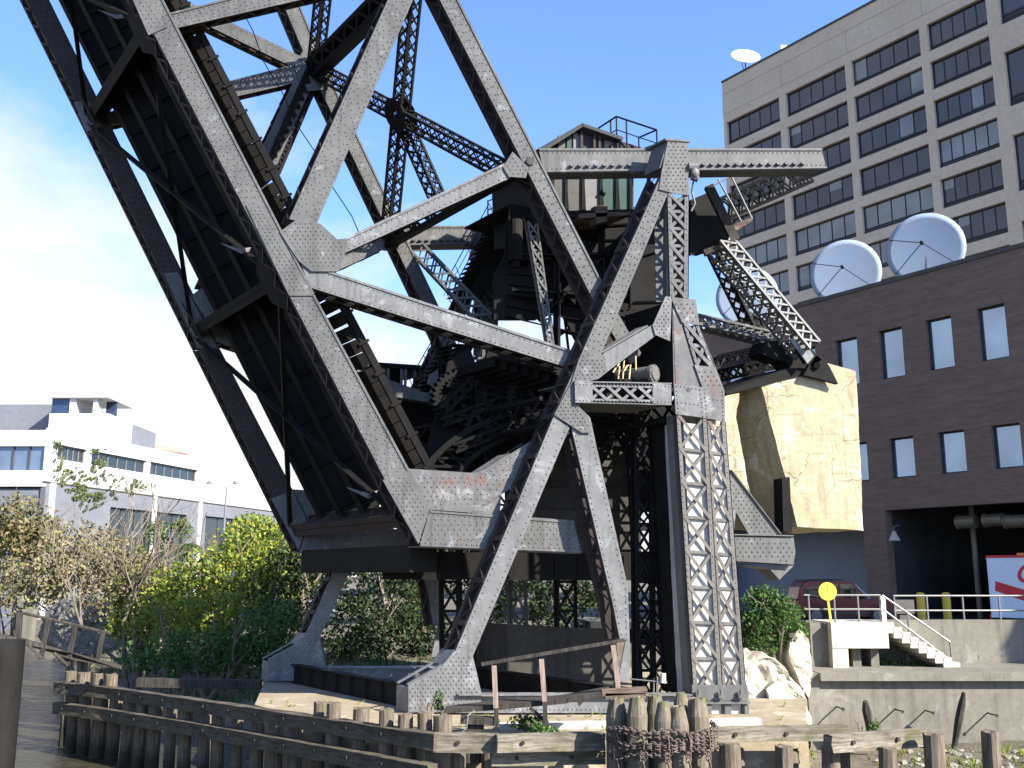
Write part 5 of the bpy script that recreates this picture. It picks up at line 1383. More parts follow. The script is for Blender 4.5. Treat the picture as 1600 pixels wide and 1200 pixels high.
# ---- satellite dishes
M['dish'] = plain("shade_blue_dish", (.24, .29, .36), .45, 0, .05)  # blue-grey puts the shaded look of the roof dishes into their colour
M['dish_white'] = plain("white_dish_paint", (.8, .8, .8), .4, 0, .04)
def dish(p, rad, nrm, label, mat='dish', feed=True, mast=1.2, cup=.03, grp="satellite dishes on the brick roof"):
    nrm = V(nrm).normalized(); root = thing("satellite_dish", p - V((0, 0, mast)), label, "satellite dish", grp)
    s1 = nrm.cross(V((0, 0, 1))).normalized(); s2 = s1.cross(nrm)
    mb = MB(); nr, nu = 7, 36; vs = []; fs = []
    dep = rad*cup
    for side in (0, 1):
        for j in range(nr+1):
            r = rad*j/nr
            for k in range(nu):
                a = 2*math.pi*k/nu; vs.append(p+s1*(math.cos(a)*r)+s2*(math.sin(a)*r)+nrm*(dep*(r/rad)**2-(.05 if side else 0)-dep))
    for side in (0, 1):
        o0 = side*(nr+1)*nu
        for j in range(nr):
            for k in range(nu): fs.append((o0+j*nu+k, o0+j*nu+(k+1) % nu, o0+(j+1)*nu+(k+1) % nu, o0+(j+1)*nu+k))
    for k in range(nu): fs.append((nr*nu+k, nr*nu+(k+1) % nu, (nr+1)*nu+nr*nu+(k+1) % nu, (nr+1)*nu+nr*nu+k))
    mb.add(vs, fs); mb.build("reflector", M[mat], root, smooth=True)
    if feed:
        f = p+nrm*(rad*.75)
        for k in range(3):
            a = math.radians((25, 215, 325)[k]); mb = MB(); mb.tube([p+s1*(math.cos(a)*rad*.96)+s2*(math.sin(a)*rad*.96), f], .022, 5); mb.build("feed_strut", M['soot'], root)
        mb = MB(); mb.cyl(f-nrm*.12, f+nrm*.2, .09, .07, n=10); mb.build("feed_horn", M['soot'], root)
    mb = MB(); b0 = p-nrm*(dep+.1); mb.tube([b0, b0-V((0, 0, mast))], .09, 8); mb.tube([b0+s1*.5, b0-nrm*.5-V((0, 0, mast*.8))], .05, 6); mb.build("mast", M['galv'], root)
    return root
camv = V((0, 0, EYE))
def dish_at(px, py, Y, rpx, label, up=.35, side=0., **kw):
    p = U(px, py, Y); tow = (camv-p).normalized(); s = tow.cross(V((0, 0, 1))).normalized()
    return dish(p, rpx*Y/F*1.02, tow+V((0, 0, 1))*up+s*side, label, **kw)
dish_at(1446, 390, 48, 60, "largest round pale dish on the brick roof, rightmost above the windows", .25, .1)
dish_at(1321, 427, 52.5, 55, "pale round dish standing in the middle of the three on the brick roof", .25, .1)
dish_at(1167, 464, 58, 49, "pale round dish half hidden behind the sloping lattice girder", .25, .1)
a, z = br.sz(1372, 440); mb = MB(); br.box(mb, a-.6, a+.6, 1, 2, z_roof-.2, z_roof+.55); o = mb.build("roof_box", M['panel_pale']); tag(o, "small metal vent box on the brick roof between two dishes", "vent box")
# ---- tall tan office block
of = Facade("office_block", U(1128, 130, 110), "tall tan precast office block with rows of ribbon windows at upper right", "building")
z_top = of.sz(1128, 130)[1]
cols = [(of.sz(1135, 190)[0], of.sz(1219, 190)[0]), (of.sz(1228, 165)[0], of.sz(1321, 120)[0]), (of.sz(1331, 115)[0], of.sz(1438, 75)[0]), (of.sz(1449, 55)[0], of.sz(1541, 15)[0])]
rows = [(of.sz(1229, 147)[1], of.sz(1229, 181)[1]), (of.sz(1231, 200)[1], of.sz(1231, 231)[1])]
fl = rows[0][0]-rows[1][0]; hh = rows[0][0]-rows[0][1]
nfl = int(z_top/fl)
hol = []; meta = []
for r in range(nfl):
    zt_ = rows[0][0]-fl*r
    if zt_-hh < 4: break
    for c_, (a0, a1) in enumerate(cols): hol.append((a0, a1, zt_-hh*1.1, zt_+hh*.04)); meta.append((r, c_))
e0 = of.sz(1547, 60)[0]; e1 = of.sz(1566, 60)[0]; a_end = e1+30
for r in range(0, nfl//2):
    zt_ = of.sz(1578, 78)[1]+fl*2-2*fl*r
    if zt_-fl*1.3 < 4: break
    hol.append((e1, e1+7, zt_-fl*1.32, zt_)); meta.append((r, 9))
    hol.append((e1+9, e1+16, zt_-fl*1.32, zt_)); meta.append((r, 9))
mb = MB(); of.wall(mb, 0, e0, 2, z_top, [h for h in hol if h[1] < e0+.01], .6); mb.build("wall", M['precast'], of.root)
mb = MB(); 
h2 = [h for h in hol if h[0] > e0]
xs = Facade.wall; of.wall(mb, e0, a_end, 2, z_top, h2, .6)
mb.build("wall", M['precast'], of.root)
mb = MB(); of.box(mb, 0, .6, .6, 30, 2, z_top); of.box(mb, 0, a_end, 29.4, 30, 2, z_top); of.box(mb, a_end-.6, a_end, .6, 30, 2, z_top); mb.build("wall", M['precast'], of.root)
mb = MB(); of.box(mb, .6, a_end, .6, 29.4, z_top-1.2, z_top-1); mb.build("roof", M['roofing'], of.root)
mb = MB(); of.box(mb, -.05, a_end, -.08, .7, z_top, z_top+.25); mb.build("parapet_cap", M['panel_grey'], of.root)
mb = MB()      # panel joints
for (a0, a1) in cols:
    pass
for zz in (z_top-1.6, rows[0][0]+1.2): of.box(mb, 0, a_end, -.012, .02, zz, zz+.07)
for c_ in range(len(cols)):
    am = cols[c_][0]-.45; of.box(mb, am, am+.06, -.012, .02, rows[0][0]+1.27, z_top-1.6)
M['joint'] = plain("joint_sealant", (.36, .295, .215), .9, 0, .2); mb.build("panel_joint", M['joint'], of.root)
for h, (r, c_) in zip(hol, meta):
    light = (r >= 4) if c_ != 3 else (r == 3 or r == 7)  # lighter glass puts the brighter reflections of these rows into the tint
    if c_ == 9: light = False
    mb = MB(); of.box(mb, h[0], h[1], .4, .46, h[2], h[3]); w = mb.build("window", M['glass_mid' if light else 'glass_dark'], of.root)
    mb = MB(); n = 5 if c_ != 9 else 3
    for k in range(n+1):
        a = h[0]+(h[1]-h[0])*k/n; a = min(max(a, h[0]+.05), h[1]-.05); of.box(mb, a-.035, a+.035, .34, .398, h[2], h[3])
    of.box(mb, h[0], h[1], .325, .396, h[3]-.1, h[3]-.001); of.box(mb, h[0], h[1], .325, .396, h[2]+(h[3]-h[2])*.16, h[2]+(h[3]-h[2])*.20)
    of.box(mb, h[0], h[1], .3, .39, h[2]+.001, h[2]+(h[3]-h[2])*.13)
    mb.build("window_frame", M['roofing'], w)
    if c_ != 9 and not light and R.random() < .35:
        k = R.randrange(5); mb = MB(); wd = (h[1]-h[0])/5; of.box(mb, h[0]+wd*k+.06, h[0]+wd*(k+1)-.06, .37, .399, h[3]-(h[3]-h[2])*R.choice((.35, .75)), h[3]-.1); mb.build("blind", M['glass_mid'], w)
p = U(1165, 87, 114)
vw = (camv-p).normalized(); up_ = V((.22, 0, 1)); up_ = (up_-vw*up_.dot(vw)).normalized()
dish(p, 24.5*114/F, vw*.40+up_*.92, "white dish tilted skyward on a mast on the tan office roof", 'dish_white', False, 3.2, .10, grp=None)
mb = MB(); p = U(1224, 78, 112); mb.box(p, .7, .7, .9); o = mb.build("roof_vent", M['dish_white']); tag(o, "tiny white vent box at the edge of the tan office roof", "vent box")
# ---- white building on the left bank
M['white'] = weathered("white_painted_concrete", (.40, .395, .385), (.48, .475, .465), rust_amt=0, pale=(.52, .52, .51), pale_amt=.2, rough=.85, scale=.3, bmp=.1, streak=.25)
M['greylow'] = weathered("grey_wall_and_painted_shade", (.095, .10, .115), (.13, .135, .155), rust_amt=.1, rough=.9, scale=.3)  # lower storey's cast shade is put into this blue-grey; setback is plain grey
Gd = V((.245, .9695, 0)); Gn = V((.9695, -.245, 0))
pc = U(77, 700, 85); pc.z = 0
wb = thing("white_building", pc, "low white concrete building with ribbon windows and ivy beyond the left bank", "building")
def gs(px, py):
    p = onplane(px, py, pc, Gn); return ((p-pc).dot(Gd), p.z)
def gbox(mb, a0, a1, y0, y1, z0, z1): mb.prism([pc+Gd*a0-Gn*y0+V((0, 0, z0)), pc+Gd*a1-Gn*y0+V((0, 0, z0)), pc+Gd*a1-Gn*y1+V((0, 0, z0)), pc+Gd*a0-Gn*y1+V((0, 0, z0))], V((0, 0, z1-z0)))
zr = gs(190, 700)[1]; zr = U(77, 668, 85).z; zwt = gs(90, 694)[1]; zwb = gs(90, 717)[1]; zled = gs(120, 758)[1]; aend = gs(410, 830)[0]
wn = [(gs(84, 705)[0], gs(136, 712)[0]), (gs(143, 715)[0], gs(229, 735)[0]), (gs(235, 730)[0], gs(309, 745)[0])]
def gwall(mb, a0, a1, z0, z1, hs, dep=.5):
    xs = sorted(set([a0, a1]+[h[0] for h in hs]+[h[1] for h in hs]))
    for i in range(len(xs)-1):
        u0, u1 = xs[i], xs[i+1]; md = (u0+u1)/2; hh_ = sorted([h for h in hs if h[0] < md < h[1]], key=lambda h: h[2]); z = z0
        for h in hh_: gbox(mb, u0, u1, 0, dep, z, h[2]); z = h[3]
        gbox(mb, u0, u1, 0, dep, z, z1)
hs = [(a, b, zwb, zwt) for a, b in wn]
mb = MB(); gwall(mb, 0, aend+8, zled, zr, hs); mb.build("wall", M['white'], wb)
lw = [(gs(172, 800)[0], gs(290, 840)[0], 0, gs(172, 792)[1]), (gs(321, 820)[0], aend+6, 0, gs(321, 806)[1])]
mb = MB(); gwall(mb, 0, aend+8, 0, zled-.1, [(a, b, 1.0, d) for a, b, c, d in lw]); mb.build("lower_wall", M['greylow'], wb)
mb = MB(); gbox(mb, -.1, aend+8, -.1, .6, zled-.1, zled); mb.build("ledge", M['panel_grey'], wb)
mb = MB()
for px in (78, 240, 312): a = gs(px, 800)[0]; gbox(mb, a-.3, a+.3, -.15, .0, 0, zled-.1)
mb.build_each("pilaster", M['white'], wb)
mb = MB(); gbox(mb, 0, aend+8, .5, 30, zr-.5, zr-.3); mb.build("roof", M['white'], wb)
for a, b, z0, z1 in hs+[(a, b, 1.0, d) for a, b, c, d in lw]:
    mb = MB(); gbox(mb, a, b, .4, .45, z0, z1); w = mb.build("window", M['glass_black'], wb)
    mb = MB(); n = 6
    for k in range(n+1): u = a+(b-a)*k/n; u = min(max(u, a+.06), b-.06); gbox(mb, u-.06, u+.06, .33, .398, z0, z1)
    gbox(mb, a, b, .335, .396, z1-.12, z1-.001); mb.build("window_frame", M['galv' if z0 > 3 else 'roofing'], w)
# left wing, facing the river
zl0 = U(40, 735, 85).z; zl1 = U(40, 697, 85).z
mb = MB(); x0, x1 = pc.x-24, pc.x-.02
def pbox(mb, px0, px1, z0, z1, y0=85, y1=110): xa_, xb_ = U(px0, 700, 85).x, U(px1, 700, 85).x; mb.prism([V((xa_, y0, z0)), V((xb_, y0, z0)), V((xb_, y1, z0)), V((xa_, y1, z0))], V((0, 0, z1-z0)))
zs = U(40, 760, 85).z
for a, b, z0, z1 in ((-220, 77, zl1, U(40, 672, 85).z), (-220, 77, zs, zl0), (70, 77, zl0, zl1)): pbox(mb, a, b, z0, z1)
mb.build("wall", M['white'], wb)
mb = MB(); pbox(mb, -220, 76.8, 0, zs-.15, 85.3); mb.build("lower_wall", M['greylow'], wb)
for k in range(4):
    mb = MB(); x0_ = 70-78*(k+1)+2; pbox(mb, x0_, 70-78*k, zl0, zl1, 85.35, 85.45); w = mb.build("window", M['glass_mid'], wb)
    mb = MB()
    for j in range(4): xq = x0_+j*25.3; pbox(mb, xq-.8, xq+.8, zl0, zl1, 85.2, 85.349)
    mb.build("window_frame", M['roofing'], w)
mb = MB(); pbox(mb, -220, 45, U(40, 672, 85).z, U(20, 632, 95).z, 95, 115); mb.build("setback_wall", M['greylow'], wb)
# roof cabin
zc0 = U(120, 668, 92).z; zc1 = U(120, 622, 92).z
def cbox(mb, px0, px1, z0, z1, y0, y1): xa_, xb_ = U(px0, 640, 92).x, U(px1, 640, 92).x; mb.prism([V((xa_, y0, z0)), V((xb_, y0, z0)), V((xb_, y1, z0)), V((xa_, y1, z0))], V((0, 0, z1-z0)))
zg0 = U(120, 646, 92).z
mb = MB(); cbox(mb, 78, 170, zc0-2, zg0, 92, 98); cbox(mb, 108, 118, zg0, zc1, 92, 98); cbox(mb, 145, 152, zg0, zc1, 92, 93); cbox(mb, 78, 170, zc1, zc1+.25, 91.6, 98); mb.build("roof_cabin", M['white'], wb)
mb = MB(); cbox(mb, 79, 107, zg0, zc1, 92.2, 92.3); cbox(mb, 152, 169, zg0, zc1, 94, 94.1); mb.build_each("window", M['glass_dark'], wb)
# lamp standard
ls = thing("street_lamp", U(352, 815, 70), "thin lamp post with two small heads in front of the white building", "street lamp")
mb = MB(); mb.tube([U(350, 830, 70), U(354, 762, 70)], [.09, .06], 8); mb.build("pole", M['galv'], ls)
for px in (327, 368):
    mb = MB(); mb.tube([U(354, 762, 70), U(px, 754, 70)], .03, 5); mb.cyl(U(px, 756, 70), U(px, 751, 70), .22, .1, n=10); mb.build("lamp_head", M['galv'], ls)
# red awning-like roof piece
mb = MB(); mb.prism([U(228, 700, 120), U(234, 694, 120), U(285, 702, 120), U(288, 708, 120)], V((0, 3, 0))); M['redtile'] = plain("pale_red_roof", (.5, .25, .2), .8); o = mb.build("roof_ridge", M['redtile']); tag(o, "faint reddish roof ridge above the white building", "roof ridge")
# ================================================================ vehicles
M['redpaint'] = plain("dark_red_car_paint", (.11, .014, .018), .25, .2, .08)
M['rubber'] = plain("tyre_rubber", (.02, .02, .02), .85, 0, .2)
M['chrome'] = plain("wheel_metal", (.14, .14, .14), .3, .8, .1)
M['amber'] = plain("amber_lens", (.8, .25, .03), .3, 0, .05)
def suv():
    Y = 43.5; x0 = U(1243, 950, Y).x; x1 = U(1404, 950, Y).x; L = x1-x0; zg = 2.98; H = 1.84
    root = thing("parked_car", V(((x0+x1)/2, Y+1, zg)), "dark red sport utility car parked behind the railing, front to the right", "car")
    X = lambda t: x0+L*t
    def prof(pts, y0, y1, mat, name, par=root, inset=0):
        mb = MB(); mb.prism([V((X(t), y0, zg+h)) for t, h in pts], V((0, y1-y0, 0))); return mb.build(name, mat, par)
    # body: lower shell with rounded ends
    sec = [(0.0, .38, 0), (0.0, .95, .03), (.01, 1.05, .05)]
    mb = MB(); rings = []
    lower = [(.0, .42), (.005, .75), (.012, 1.02), (.05, 1.06), (.70, 1.06), (.80, 1.05), (.93, .98), (.985, .88), (1.0, .70), (1.0, .42), (.95, .32), (.05, .32)]
    upper = [(.03, 1.06), (.06, 1.55), (.09, 1.74), (.14, 1.80), (.45, 1.82), (.56, 1.78), (.60, 1.70), (.725, 1.06)]
    def shell(pts, insets):
        for iy, (yy, sh) in enumerate(insets):
            cx = .5; rings.append([V((X(cx+(t-cx)*(1-sh)), Y+yy, zg+h-(h-.3)*sh*.3)) for t, h in pts])
        n = len(pts); b0 = len(mb.v); k = len(insets); vs = [p for rg in rings[-k:] for p in rg]; fs = []
        for i in range(k-1):
            for j in range(n): fs.append((i*n+j, i*n+(j+1) % n, (i+1)*n+(j+1) % n, (i+1)*n+j))
        fs += [tuple(range(n)), tuple(range(k*n-1, (k-1)*n-1, -1))]; mb.add(vs, fs)
    shell(lower, [(0, .02), (.06, 0), (1.84, 0), (1.9, .02)])
    shell(upper, [(.10, .03), (.16, .0), (1.74, .0), (1.8, .03)])
    mb.build("body", M['redpaint'], root)
    for nm, pts in (("side_window", [(.09, 1.12), (.11, 1.52), (.27, 1.62), (.27, 1.12)]), ("side_window", [(.29, 1.12), (.29, 1.66), (.425, 1.68), (.425, 1.12)]), ("side_window", [(.445, 1.12), (.445, 1.68), (.565, 1.66), (.675, 1.12)])):
        prof(pts, Y+.055, Y+.12, M['glass_black'], nm)
    mb = MB(); mb.prism([V((X(.605), Y+.25, zg+1.68)), V((X(.605), Y+1.65, zg+1.68)), V((X(.735), Y+1.75, zg+1.06)), V((X(.735), Y+.15, zg+1.06))], V((.03, 0, .03))); mb.build("windscreen", M['glass_mid'], root)
    mb = MB(); mb.prism([V((X(.10), Y+.25, zg+1.82)), V((X(.5), Y+.25, zg+1.85)), V((X(.5), Y+.25, zg+1.89)), V((X(.10), Y+.25, zg+1.86))], V((0, .05, 0))); mb.prism([V((X(.10), Y+1.6, zg+1.82)), V((X(.5), Y+1.6, zg+1.85)), V((X(.5), Y+1.6, zg+1.89)), V((X(.10), Y+1.6, zg+1.86))], V((0, .05, 0))); mb.build("roof_rack", M['rubber'], root)
    prof([(0, .42), (1.0, .42), (1.0, .52), (0, .52)], Y-.02, Y+.02, M['panel_grey'], "trim_strip")
    for t in (.2, .80):
        for yy in (Y-.03, Y+1.7):
            mb = MB(); mb.cyl(V((X(t), yy, zg+.37)), V((X(t), yy+.24, zg+.37)), .37, n=24); w = mb.build("wheel", M['rubber'], root)
            mb = MB(); yo = yy-.012 if yy < Y+1 else yy+.25; mb.cyl(V((X(t), yo, zg+.37)), V((X(t), yo+.01, zg+.37)), .23, n=18); mb.build("rim", M['chrome'], w)
    mb = MB(); arch = [V((X(.8)+math.cos(a)*.46, Y-.035, zg+.37+math.sin(a)*.46)) for a in [math.pi*k/12 for k in range(13)]]; mb.tube(arch, .03, 5); arch = [V((X(.2)+math.cos(a)*.46, Y-.035, zg+.37+math.sin(a)*.46)) for a in [math.pi*k/12 for k in range(13)]]; mb.tube(arch, .03, 5); mb.build("wheel_arch", M['redpaint'], root)
    for t, m_ in ((.985, 'chrome'), (.01, 'amber')):
        mb = MB(); mb.box(V((X(t), Y+.05, zg+.8)), .12, .12, .16); mb.build("headlight" if t > .5 else "tail_light", M[m_], root)
    mb = MB(); mb.box(V((X(.66), Y-.1, zg+1.15)), .12, .18, .16); mb.build("mirror", M['rubber'], root)
suv()
M['truckwhite'] = plain("truck_white_paint", (.70, .72, .75), .4, 0, .05)
M['truckred'] = plain("truck_red_paint", (.60, .02, .03), .35, 0, .05)
def truck():
    Y = 42; p = U(1549, 960, Y); x0 = p.x; zg = 2.98; zt_ = U(1549, 868, Y).z; L = 6.2; W_ = 2.3; z0 = zg+.35
    root = thing("delivery_truck", V((x0, Y, zg)), "white box delivery truck with red roof edge and red side stripe", "truck")
    mb = MB(); bx(mb, x0, x0+L, Y, Y+W_, z0, zt_-.1); mb.build("cargo_box", M['truckwhite'], root)
    mb = MB(); bx(mb, x0-.02, x0+L+.02, Y-.02, Y+W_+.02, zt_-.1, zt_); mb.build("roof_edge", M['truckred'], root)
    mb = MB(); st_ = [U(1554, 908, Y), U(1604, 924, Y), U(1660, 938, Y), U(1660, 952, Y), U(1604, 942, Y), U(1554, 923, Y)]
    mb.prism([V((q.x, Y-.006, q.z)) for q in st_], V((0, .004, 0))); mb.build("side_stripe", M['truckred'], root)
    # the big curled capital at the panel's edge
    cu = bpy.data.curves.new("lettering_outline", 'FONT'); cu.body = "C"; cu.size = 1.15; cu.extrude = .002; cu.shear = .35; cu.offset = .012
    tmp = bpy.data.objects.new("lettering_outline", cu); COL.objects.link(tmp)
    bpy.context.view_layer.update()
    lm_ = bpy.data.meshes.new_from_object(tmp.evaluated_get(bpy.context.evaluated_depsgraph_get()))
    bpy.data.objects.remove(tmp); lm_.materials.clear()
    o = bpy.data.objects.new("lettering", lm_); COL.objects.link(o)
    q = U(1580, 910, Y); o.parent = root; rl = wm(root).inverted() @ V((q.x, Y-.008, q.z)); o.location = rl; o.rotation_euler = (math.pi/2, 0, 0); o.data.materials.append(M['truckred'])
    for xw in (1.0, 4.9):
        for yy in (Y+.05, Y+W_-.3):
            mb = MB(); mb.cyl(V((x0+xw, yy, zg+.4)), V((x0+xw, yy+.25, zg+.4)), .4, n=22); w = mb.build("wheel", M['rubber'], root)
            mb = MB(); mb.cyl(V((x0+xw, yy-.012, zg+.4)), V((x0+xw, yy-.002, zg+.4)), .22, n=16); mb.build("rim", M['chrome'], w)
    mb = MB(); bx(mb, x0+.02, x0+L, Y+.3, Y+W_-.3, zg+.25, z0); mb.build("chassis", M['rubber'], root)
    mb = MB(); bx(mb, x0+L+.05, x0+L+1.9, Y+.1, Y+W_-.1, zg+.4, zg+2.2); mb.build("cab", M['truckwhite'], root)
    mb = MB(); mb.box(V((U(1588, 862, Y).x, Y+.1, zt_+.05)), .25, .1, .09); mb.build("marker_light", M['amber'], root)
    mb = MB(); bx(mb, x0-.06, x0, Y+.05, Y+.25, zg+.25, zg+.5); mb.build("tail_light", M['truckred'], root)
    mb = MB(); bx(mb, x0+.08, x0+.5, Y-.004, Y+.002, zg+.5, zg+1.35); mb.build("side_panel", M['dish_white'], root)
    root.rotation_euler = (0, 0, math.radians(-28))
truck()
def car(p, paint, label, grp="cars parked beyond the bushes"):
    root = thing("parked_car", p, label, "car", grp)
    mb = MB(); x, y, z = p
    lo = [(-2.1, .35), (-2.1, .75), (-1.9, .88), (1.2, .9), (2.0, .78), (2.1, .35)]; up = [(-1.6, .88), (-1.1, 1.38), (.4, 1.4), (1.1, .9)]
    mb.prism([V((x+a, y, z+b)) for a, b in lo], V((0, 1.7, 0))); mb.prism([V((x+a, y+.12, z+b)) for a, b in up], V((0, 1.46, 0))); mb.build("body", paint, root)
    mb = MB(); mb.prism([V((x+a, y+.10, z+b)) for a, b in ((-1.4, .93), (-1.02, 1.32), (.35, 1.33), (.85, .93))], V((0, .03, 0))); mb.build("side_window", M['glass_black'], root)
    for a in (-1.3, 1.3):
        mb = MB(); mb.cyl(V((x+a, y-.02, z+.32)), V((x+a, y+.2, z+.32)), .32, n=16); mb.build("wheel", M['rubber'], root)
M['silver'] = plain("silver_car_paint", (.5, .5, .52), .25, .5, .05); M['carblue'] = plain("blue_car_paint", (.05, .08, .22), .25, .3, .05)
for px, m_, lab in ((425, 'carblue', "blue car glimpsed through the bushes left of the far tower leg"), (470, 'silver', "silver car glimpsed through the bushes beside the far tower leg")):
    p = onplane(px, 940, V((0, 62, 0)), V((0, 1, 0))); car(V((p.x, 62, ground_h(p.x, 62)+.02)), M[m_], lab)
# ================================================================ plants
def leafmat(name, cols, trans=.25, rough=.6):
    m, nt, b = newmat(name)
    gi = nt.nodes.new("ShaderNodeNewGeometry")
    n = len(cols); c = ramp(nt, gi.outputs["Random Per Island"], [(i/max(1, n-1), cols[i]) for i in range(n)])
    v = objvec(nt); nz = noise_tex(nt, v, .8, 3, .5)
    c2 = mixc(nt, 1.0, c, ramp(nt, nz, [(.3, g(.55)), (.7, g(1.35))]), 'MULTIPLY')
    nt.links.new(c2, b.inputs["Base Color"]); b.inputs["Roughness"].default_value = rough; b.inputs["Specular IOR Level"].default_value = .25
    tr = nt.nodes.new("ShaderNodeBsdfTranslucent"); nt.links.new(c2, tr.inputs["Color"])
    mx = nt.nodes.new("ShaderNodeMixShader"); mx.inputs[0].default_value = trans
    out = nt.nodes["Material Output"]; nt.links.new(b.outputs[0], mx.inputs[1]); nt.links.new(tr.outputs[0], mx.inputs[2]); nt.links.new(mx.outputs[0], out.inputs["Surface"])
    return m
M['leaf_green'] = leafmat("yellow_green_leaves", [(.07, .125, .018), (.15, .22, .03), (.25, .29, .045), (.34, .27, .05)], .4)
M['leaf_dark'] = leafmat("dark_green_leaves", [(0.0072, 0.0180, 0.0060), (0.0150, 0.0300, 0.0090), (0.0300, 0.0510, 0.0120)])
M['leaf_brown'] = leafmat("autumn_brown_leaves", [(.13, .085, .04), (.17, .14, .06), (.10, .13, .04), (.20, .14, .08), (.13, .16, .05)])
M['leaf_dry'] = leafmat("dry_pinkish_leaves", [(.17, .125, .08), (.24, .18, .12), (.15, .15, .06), (.22, .20, .10), (.14, .16, .05)])
M['leaf_fresh'] = leafmat("fresh_green_leaves", [(0.0240, 0.0680, 0.0120), (0.0560, 0.1200, 0.0240), (0.1040, 0.1600, 0.0400)])
M['ivy'] = leafmat("ivy_leaves", [(.045, .07, .02), (.08, .11, .03), (.14, .15, .06)], .1)
M['bark'] = weathered("grey_brown_bark", (.07, .055, .04), (.16, .13, .10), rust_amt=0, rough=.9, scale=3)
M['twig'] = weathered("pale_dry_twig", (.15, .12, .09), (.27, .22, .17), rust_amt=0, rough=.9, scale=3)
def quadleaf(mb, p, s, rr, asp=.6, down=0):
    a = V((rr.gauss(0, 1), rr.gauss(0, 1), rr.gauss(0, 1)-down)).normalized(); b = a.cross(V((rr.gauss(0, 1), rr.gauss(0, 1), rr.gauss(0, 1))))
    if b.length < .01: return
    b.normalize(); w = s*asp
    i = len(mb.v); mb.v += [p-a*s*.5, p+b*w*.5, p+a*s*.5, p-b*w*.5]; mb.f.append((i, i+1, i+2, i+3)); mb.m.append(0)
def crown(mb, blobs, n, s, seed, gap=.0, freq=1.1, shell=.45, asp=.6):
    rr = random.Random(seed); vol = [b[1].x*b[1].y*b[1].z for b in blobs]; tot = sum(vol); k = 0; tries = 0
    while k < n and tries < n*6:
        tries += 1; t = rr.random()*tot; i = 0
        while t > vol[i] and i < len(vol)-1: t -= vol[i]; i += 1
        c, r = blobs[i]; d = V((rr.gauss(0, 1), rr.gauss(0, 1), rr.gauss(0, 1))).normalized(); q = rr.random()**shell
        f = 1+.28*noise.noise(d*2.2+c)
        p = c+V((d.x*r.x, d.y*r.y, d.z*r.z))*(q*f)
        if noise.noise(p*freq+V((seed, 0, 0))) < gap-.35*rr.random(): continue
        quadleaf(mb, p, s*rr.uniform(.6, 1.3), rr, asp); k += 1
def branch(mb, p, d, L, r, depth, rr, spread=.6, tips=None):
    pts = [p]; n = 4; q = p; dd = d.normalized()
    for i in range(n):
        dd = (dd+V((rr.gauss(0, .13), rr.gauss(0, .13), rr.gauss(0, .08)+.03))).normalized(); q = q+dd*(L/n); pts.append(q)
    mb.tube(pts, [r*(1-.55*i/n) for i in range(n+1)], 5)
    if depth <= 0:
        if tips is not None: tips.append(pts[-1]); tips.append(pts[-2])
        return
    for k in range(rr.choice((2, 3, 3))):
        j = rr.choice((2, 3, 4, 4)); nd_ = (dd+V((rr.gauss(0, spread), rr.gauss(0, spread), rr.gauss(0, spread*.5)+.15))).normalized()
        branch(mb, pts[j], nd_, L*rr.uniform(.55, .8), r*.5, depth-1, rr, spread, tips)
def B(px, py, Y, rx, ry, rz): return (U(px, py, Y), V((rx, ry, rz)))
def shrub(name, label, cat, blobs, n, s, seed, mat, base, grp=None, gap=0., freq=1.1, stems=4, bark='bark', depth=2, asp=.6, shell=.45, sl=.6):
    root = thing(name, base, label, cat, grp); rr = random.Random(seed)
    mb = MB(); crown(mb, blobs, n, s, seed, gap, freq, shell, asp); mb.build("foliage", M[mat], root, recalc=False)
    mb = MB()
    for i in range(stems):
        c, r = blobs[i % len(blobs)]; t = c+V((rr.uniform(-.4, .4)*r.x, rr.uniform(-.3, .3)*r.y, rr.uniform(-.2, .6)*r.z)); d = t-base
        branch(mb, base+V((rr.uniform(-.3, .3), rr.uniform(-.2, .2), 0)), d, d.length*sl, .06+.012*d.length, depth, rr, .45)
    mb.build("stems", M[bark], root)
    return root
def gz(px, py, Y): p = U(px, py, Y); return V((p.x, p.y, ground_h(p.x, p.y)))
shrub("bush", "rounded brownish autumn bush at the far left edge of the bank", "bush", [B(20, 830, 58, 2.8, 1.6, 2.2), B(-50, 850, 58, 2.6, 1.6, 2.2), B(55, 850, 57, 2.0, 1.5, 1.7)], 7500, .26, 3, 'leaf_brown', gz(10, 900, 58), gap=-.15)
shrub("bush", "pale dry pinkish bush with bare twigs beside the brown bush", "bush", [B(130, 870, 54, 2.6, 1.4, 1.9), B(90, 905, 53, 2.2, 1.3, 1.4), B(185, 890, 53, 2.0, 1.3, 1.6), B(30, 915, 53, 2.2, 1.2, 1.5)], 8200, .22, 5, 'leaf_dry', gz(130, 950, 53), gap=.0, freq=1.6, stems=7, bark='twig', depth=3)
shrub("bush", "sparse grey twiggy bush leaning over the pale bank rock", "bush", [B(170, 930, 47, 1.5, 1.0, 1.3), B(215, 910, 47, 1.3, 1.0, 1.3)], 1900, .16, 8, 'leaf_dry', gz(215, 1010, 46), gap=.1, freq=2, stems=9, bark='bark', depth=3, sl=.8)
tr = thing("small_tree", gz(255, 950, 54), "slender young tree with feathery green leaf sprays before the white building", "tree"); rr = random.Random(4)
mb = MB(); tips = []; base = gz(255, 950, 54); top = U(258, 850, 54)
mb.tube([base, (base+top)/2+V((.1, 0, 0)), top], [.12, .09, .07], 6)
for a in ((215, 865), (235, 830), (258, 795), (285, 800), (300, 830), (245, 810), (290, 870), (225, 900)): branch(mb, top+V((0, 0, -.3)), U(*a, 54+rr.uniform(-1, 1))-top, (U(*a, 54)-top).length*.62, .045, 1, rr, .5, tips)
mb.build("trunk", M['twig'], tr)
mb = MB()
